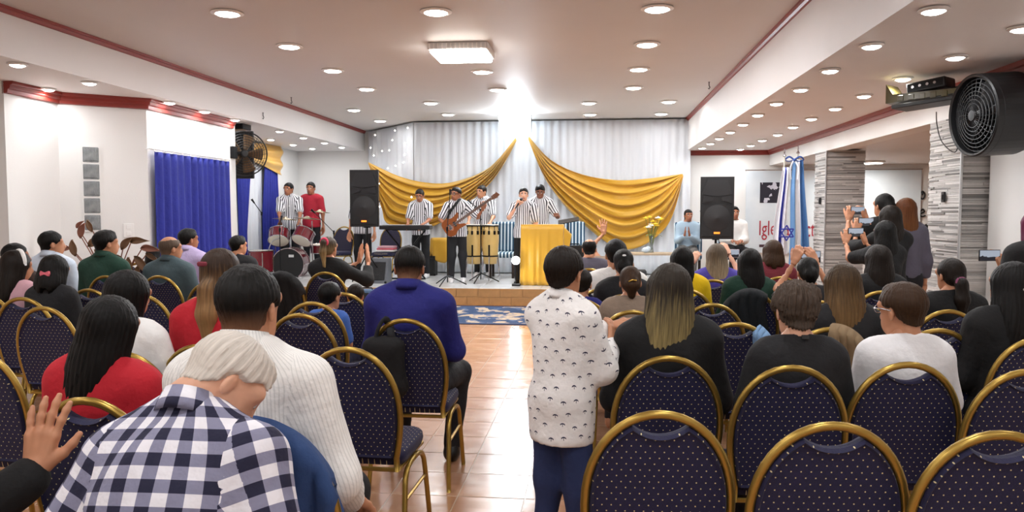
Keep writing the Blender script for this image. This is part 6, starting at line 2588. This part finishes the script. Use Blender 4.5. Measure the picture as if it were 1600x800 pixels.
for k in range(5):
    MB().box((-.2 + .09 * k, -.122, .035), (.05, .008, .05), ch=.004).build('rib', M('amber_plastic', '8a7a3a'), r)
r = thing('shelf_cable', 'coil of black cable between shelf and fan', 'cable', c + Vector((.28, 0, .05)))
MB().tube([(.10 * math.cos(t) - .02, -.02 + .004 * k, .05 * math.sin(t) + .05) for k, t in enumerate([q * PI / 8 for q in range(36)])], .007, 5).build('coil', M_BLACK, r)

# ------------------------------------------------------------------ banner, lettering and flags
def sky_print():
    m, nt, b = new_mat('cloud_print')
    g = coords(nt)
    n1 = noise(nt, g, 1.6, 4)
    L(nt, mixc(nt, n1, lin('eef1f3'), lin('b4c6d2')), b.inputs['Base Color'])
    b.inputs['Roughness'].default_value = .5
    return m


YB = DB - .03
b0, b1 = at(1166, 266, YB), at(1440, 266, YB)
zb = at(1166, 395, YB).z
r = thing('church_banner', 'pale cloud-printed banner with red lettering on the far wall', 'banner', ((b0.x + b1.x) / 2, YB, zb))
bw_, bh = b1.x - b0.x, b0.z - zb
MB().box((0, 0, bh / 2), (bw_, .012, bh)).build('sheet', sky_print(), r)
MB().cyl((-bw_ / 2 - .02, 0, bh), (bw_ / 2 + .02, 0, bh), .012, n=8).build('top_rod', M_CHROME, r)


def place_txt(parent, txt, px0, px1, pyb, pyt, col, name='lettering'):
    cu = bpy.data.curves.new(name, 'FONT')
    cu.body = txt
    cu.extrude = .002
    cu.resolution_u = 2
    tmp = bpy.data.objects.new(name, cu)
    COL.objects.link(tmp)
    bpy.context.view_layer.update()
    me = bpy.data.meshes.new_from_object(tmp.evaluated_get(bpy.context.evaluated_depsgraph_get()))
    bpy.data.objects.remove(tmp)
    v = np.array([p.co[:] for p in me.vertices])
    l, h = at(px0, pyb, YB), at(px1, pyt, YB)
    mn, mx = v.min(0), v.max(0)
    sc = np.array(((h.x - l.x) / (mx[0] - mn[0]), (h.z - l.z) / (mx[1] - mn[1])))
    o_ = Vector(parent.location)
    for p, q in zip(me.vertices, v):
        p.co = (l.x + (q[0] - mn[0]) * sc[0] - o_.x, -.010 - q[2], l.z + (q[1] - mn[1]) * sc[1] - o_.z)
    me.materials.clear()
    me.materials.append(col)
    o = bpy.data.objects.new(name, me)
    COL.objects.link(o)
    o.parent = parent
    return o


M_LET = M('red_lettering', 'a8283a', .5, var=.03)
place_txt(r, 'Iglesia', 1186, 1234, 375, 345, M_LET)
place_txt(r, 'Pacto', 1240, 1284, 370, 345, M_LET)
q0, q1 = at(1186, 384, YB), at(1206, 380, YB)
MB().box(((q0.x + q1.x) / 2 - r.location.x, -.009, q0.z - zb), (q1.x - q0.x, .004, .05)).build('dark_bar', M('banner_dark_bar', '4a3038', .5, var=.05), r)
q0, q1 = at(1187, 317, YB), at(1218, 285, YB)


def photo_mat():
    m, nt, b = new_mat('banner_photo')
    g = coords(nt, 'Object')
    n1 = noise(nt, g, 6, 3)
    L(nt, mixc(nt, mth(nt, 'GREATER_THAN', n1, .58), lin('23212e'), lin('c8c8d4')), b.inputs['Base Color'])
    b.inputs['Roughness'].default_value = .5
    return m


MB().box(((q0.x + q1.x) / 2 - r.location.x, -.009, (q0.z + q1.z) / 2 - zb), (q1.x - q0.x, .004, q1.z - q0.z)).build('printed_photo', photo_mat(), r)

# dark cursive letters on the side room wall
r = thing('wall_lettering', 'dark cursive wall lettering left of the near pillar', 'lettering', at(1438, 320, DB - .012))
o_ = Vector(r.location)
for st in ([(1426, 289), (1427, 297), (1431, 299), (1434, 293), (1434, 284), (1434, 300), (1432, 312), (1428, 309)],
           [(1441, 299), (1438, 303), (1439, 310), (1443, 310), (1445, 304), (1442, 299), (1441, 305)],
           [(1434, 322), (1434, 338), (1433, 350), (1431, 345)],
           [(1437, 334), (1444, 331), (1442, 327), (1438, 331), (1439, 338), (1446, 337)]):
    P = [at(x, y, DB - .012) - o_ for x, y in st]
    MB().tube(bez(P, 30), .014, 6).build('letter_stroke', M_BLACK, r, smooth=True)

# flags on poles
def flag(label, lab2, px, Y, ztop, py0, py1, w0, w1, mat, seed, star=False):
    p = at(px, 330, Y)
    r = thing('flag', label, 'flag', (p.x, Y, 0), 0, 'national flags on poles')
    MB().cyl((0, 0, .08), (0, 0, ztop), .014, n=10).build('pole', M('flag_pole_wood', 'b9b4a8', .35, .3, var=.08), r)
    MB().lathe([(.014, ztop), (.03, ztop + .01), (.008, ztop + .05), (.014, ztop + .08), (0, ztop + .14)], n=12).build('finial', M_CHROME, r)
    MB().lathe([(.16, 0), (.16, .03), (.05, .06), (.02, .10), (0, .10)], n=20).build('base', M_BLACKM, r)
    z1, z0 = at(px, py0, Y).z, at(px, py1, Y).z
    rg = random.Random(seed)
    ph = rg.uniform(0, 6)

    def fn(u, v):
        w = (w0 + (w1 - w0) * v ** .7)
        off = rg_off * v
        x = (u - .5) * w + off + .015 * math.sin(v * 5 + ph)
        y = -.03 - .05 * math.sin(u * 2 * PI * 2.6 + ph + v) * (.4 + .6 * v) - .02
        z = z1 - (z1 - z0) * v + .05 * math.sin(u * 7 + ph) * v
        return Vector((x, y, z))
    rg_off = -.06 if star else .03
    c = MB().grid(fn, 40, 30, uv=lambda u, v: (u, v)).build('flag_cloth', mat, r, smooth=True, solid=.003)
    if star:
        cen = at(1229, 364, Y - .14) - Vector(r.location)
        mb = MB()
        for f in (1, -1):
            T3 = [Vector((.12 * math.cos(a), 0, .12 * math.sin(a) * f)) for a in (PI / 2, PI / 2 + 2 * PI / 3, PI / 2 + 4 * PI / 3)]
            for k in range(3):
                a, b = T3[k] + cen, T3[(k + 1) % 3] + cen
                mb.tube([a, b], .010, 4, flat=.4)
        mb.build('star', M('flag_star_blue', '2b36a0', .6, var=.05), c)
    return r


def flag_mat(name, bands, skew):
    m, nt, b = new_mat(name)
    s_ = sep(nt, coords(nt, 'UV'))
    t = mth(nt, 'ADD', s_[0], mth(nt, 'MULTIPLY', s_[1], skew))
    c = lin(bands[0][1])
    for lim, cc in bands[1:]:
        c = mixc(nt, mth(nt, 'GREATER_THAN', t, lim), c, lin(cc))
    L(nt, c, b.inputs['Base Color'])
    b.inputs['Roughness'].default_value = .6
    MATS[name] = m
    return m


flag('white and blue flag with a star, left of the pair', '', 1224, 12.35, 2.36, 262, 404, .10, .24, flag_mat('white_blue_flag', [(0, 'eceef4'), (.36, '2f3fae'), (.62, 'eceef4')], -.0), 3, True)
flag('sky blue and white flag on a pole, right of the pair', '', 1245, 12.55, 2.42, 250, 414, .14, .30, flag_mat('sky_blue_white_flag', [(0, '6f9fd2'), (.34, 'eef0f4'), (.66, '5c8cc4')], .15), 5)
p = at(1241, 250, 12.42)
r = thing('flag_ribbon', 'blue and white ribbon bow at the top of the flag pole', 'ribbon', p)
for sx in (-1, 1):
    MB().tube(bez([(0, 0, 0), (sx * .08, -.02, .05), (sx * .14, -.01, .0), (sx * .07, 0, -.02), (0, 0, 0)], 16), .014, 6, flat=.4).build('loop', M('ribbon_blue', '2f4f96', .5, var=.1), r, smooth=True)
    MB().tube(bez([(0, 0, 0), (sx * .06, -.03, -.12), (sx * .05, -.03, -.30)], 12), .016, 6, flat=.4).build('tail', M('ribbon_white', 'dfe4ee', .5, var=.05), r, smooth=True)
MB().sph((0, -.01, 0), .026, 8).build('knot', M('ribbon_blue', '2f4f96'), r, smooth=True)

# ------------------------------------------------------------------ leafy plant by the left wall
M_PLEAF = M('dried_brown_leaf', '7a5a3e', .6, var=.35, vs=7)
M_PLEAF2 = M('rosy_leaf', '94604e', .6, var=.3, vs=7)
pp = at(165, 400, 8.0)
r = thing('potted_plant', 'tall plant with broad brown leaves against the left wall', 'plant', (pp.x, 8.0, 0))
o_ = Vector(r.location)
MB().lathe([(.13, 0), (.17, .30), (.18, .32), (.16, .32), (.15, .28), (0, .28)], n=24).build('pot', M('terracotta_pot', '8a4f36', .7, var=.15), r)
for k, (px, py, ln, ang, mt) in enumerate([(120, 400, .26, 100, 0), (98, 398, .22, 150, 0), (128, 372, .24, 80, 1), (140, 385, .26, 40, 0), (146, 362, .20, 110, 0), (150, 390, .24, -30, 0), (122, 356, .13, 60, 1), (110, 410, .2, 200, 0),
                                           (192, 390, .24, 60, 0), (205, 378, .22, 20, 0), (212, 400, .26, -40, 0), (222, 388, .22, 10, 1), (196, 412, .22, 130, 0), (230, 396, .16, -20, 0), (135, 415, .24, -70, 0), (180, 405, .24, 100, 1),
                                           (112, 388, .18, 170, 1), (202, 402, .22, -80, 0), (92, 412, .18, 190, 0), (218, 415, .2, -100, 0)]):
    p = at(px, py, 7.85 + .02 * (k % 5)) - o_
    stem = bez([(0, 0, .28), (p.x * .35, .02, p.z * .65), (p.x, p.y, p.z)], 10)
    MB().tube(stem, .006, 5).build('stem', M_PLEAF2, r)
    a = math.radians(ang)
    d = Vector((math.cos(a), -.15, math.sin(a))).normalized()
    sd = Vector((-math.sin(a), 0, math.cos(a)))
    nn = d.cross(sd)

    def lf(u, v):
        w = ln * .36 * math.sin(PI * min(.995, v ** .75 + .005))
        return p + d * (ln * v) + sd * ((u - .5) * 2 * w * .5) + nn * (.03 * (2 * u - 1) ** 2 - .05 * v * v) + Vector((0, 0, -.10 * ln * v * v * 3))
    MB().grid(lf, 4, 8).build('leaf', (M_PLEAF, M_PLEAF2)[mt], r, smooth=True, solid=.002)
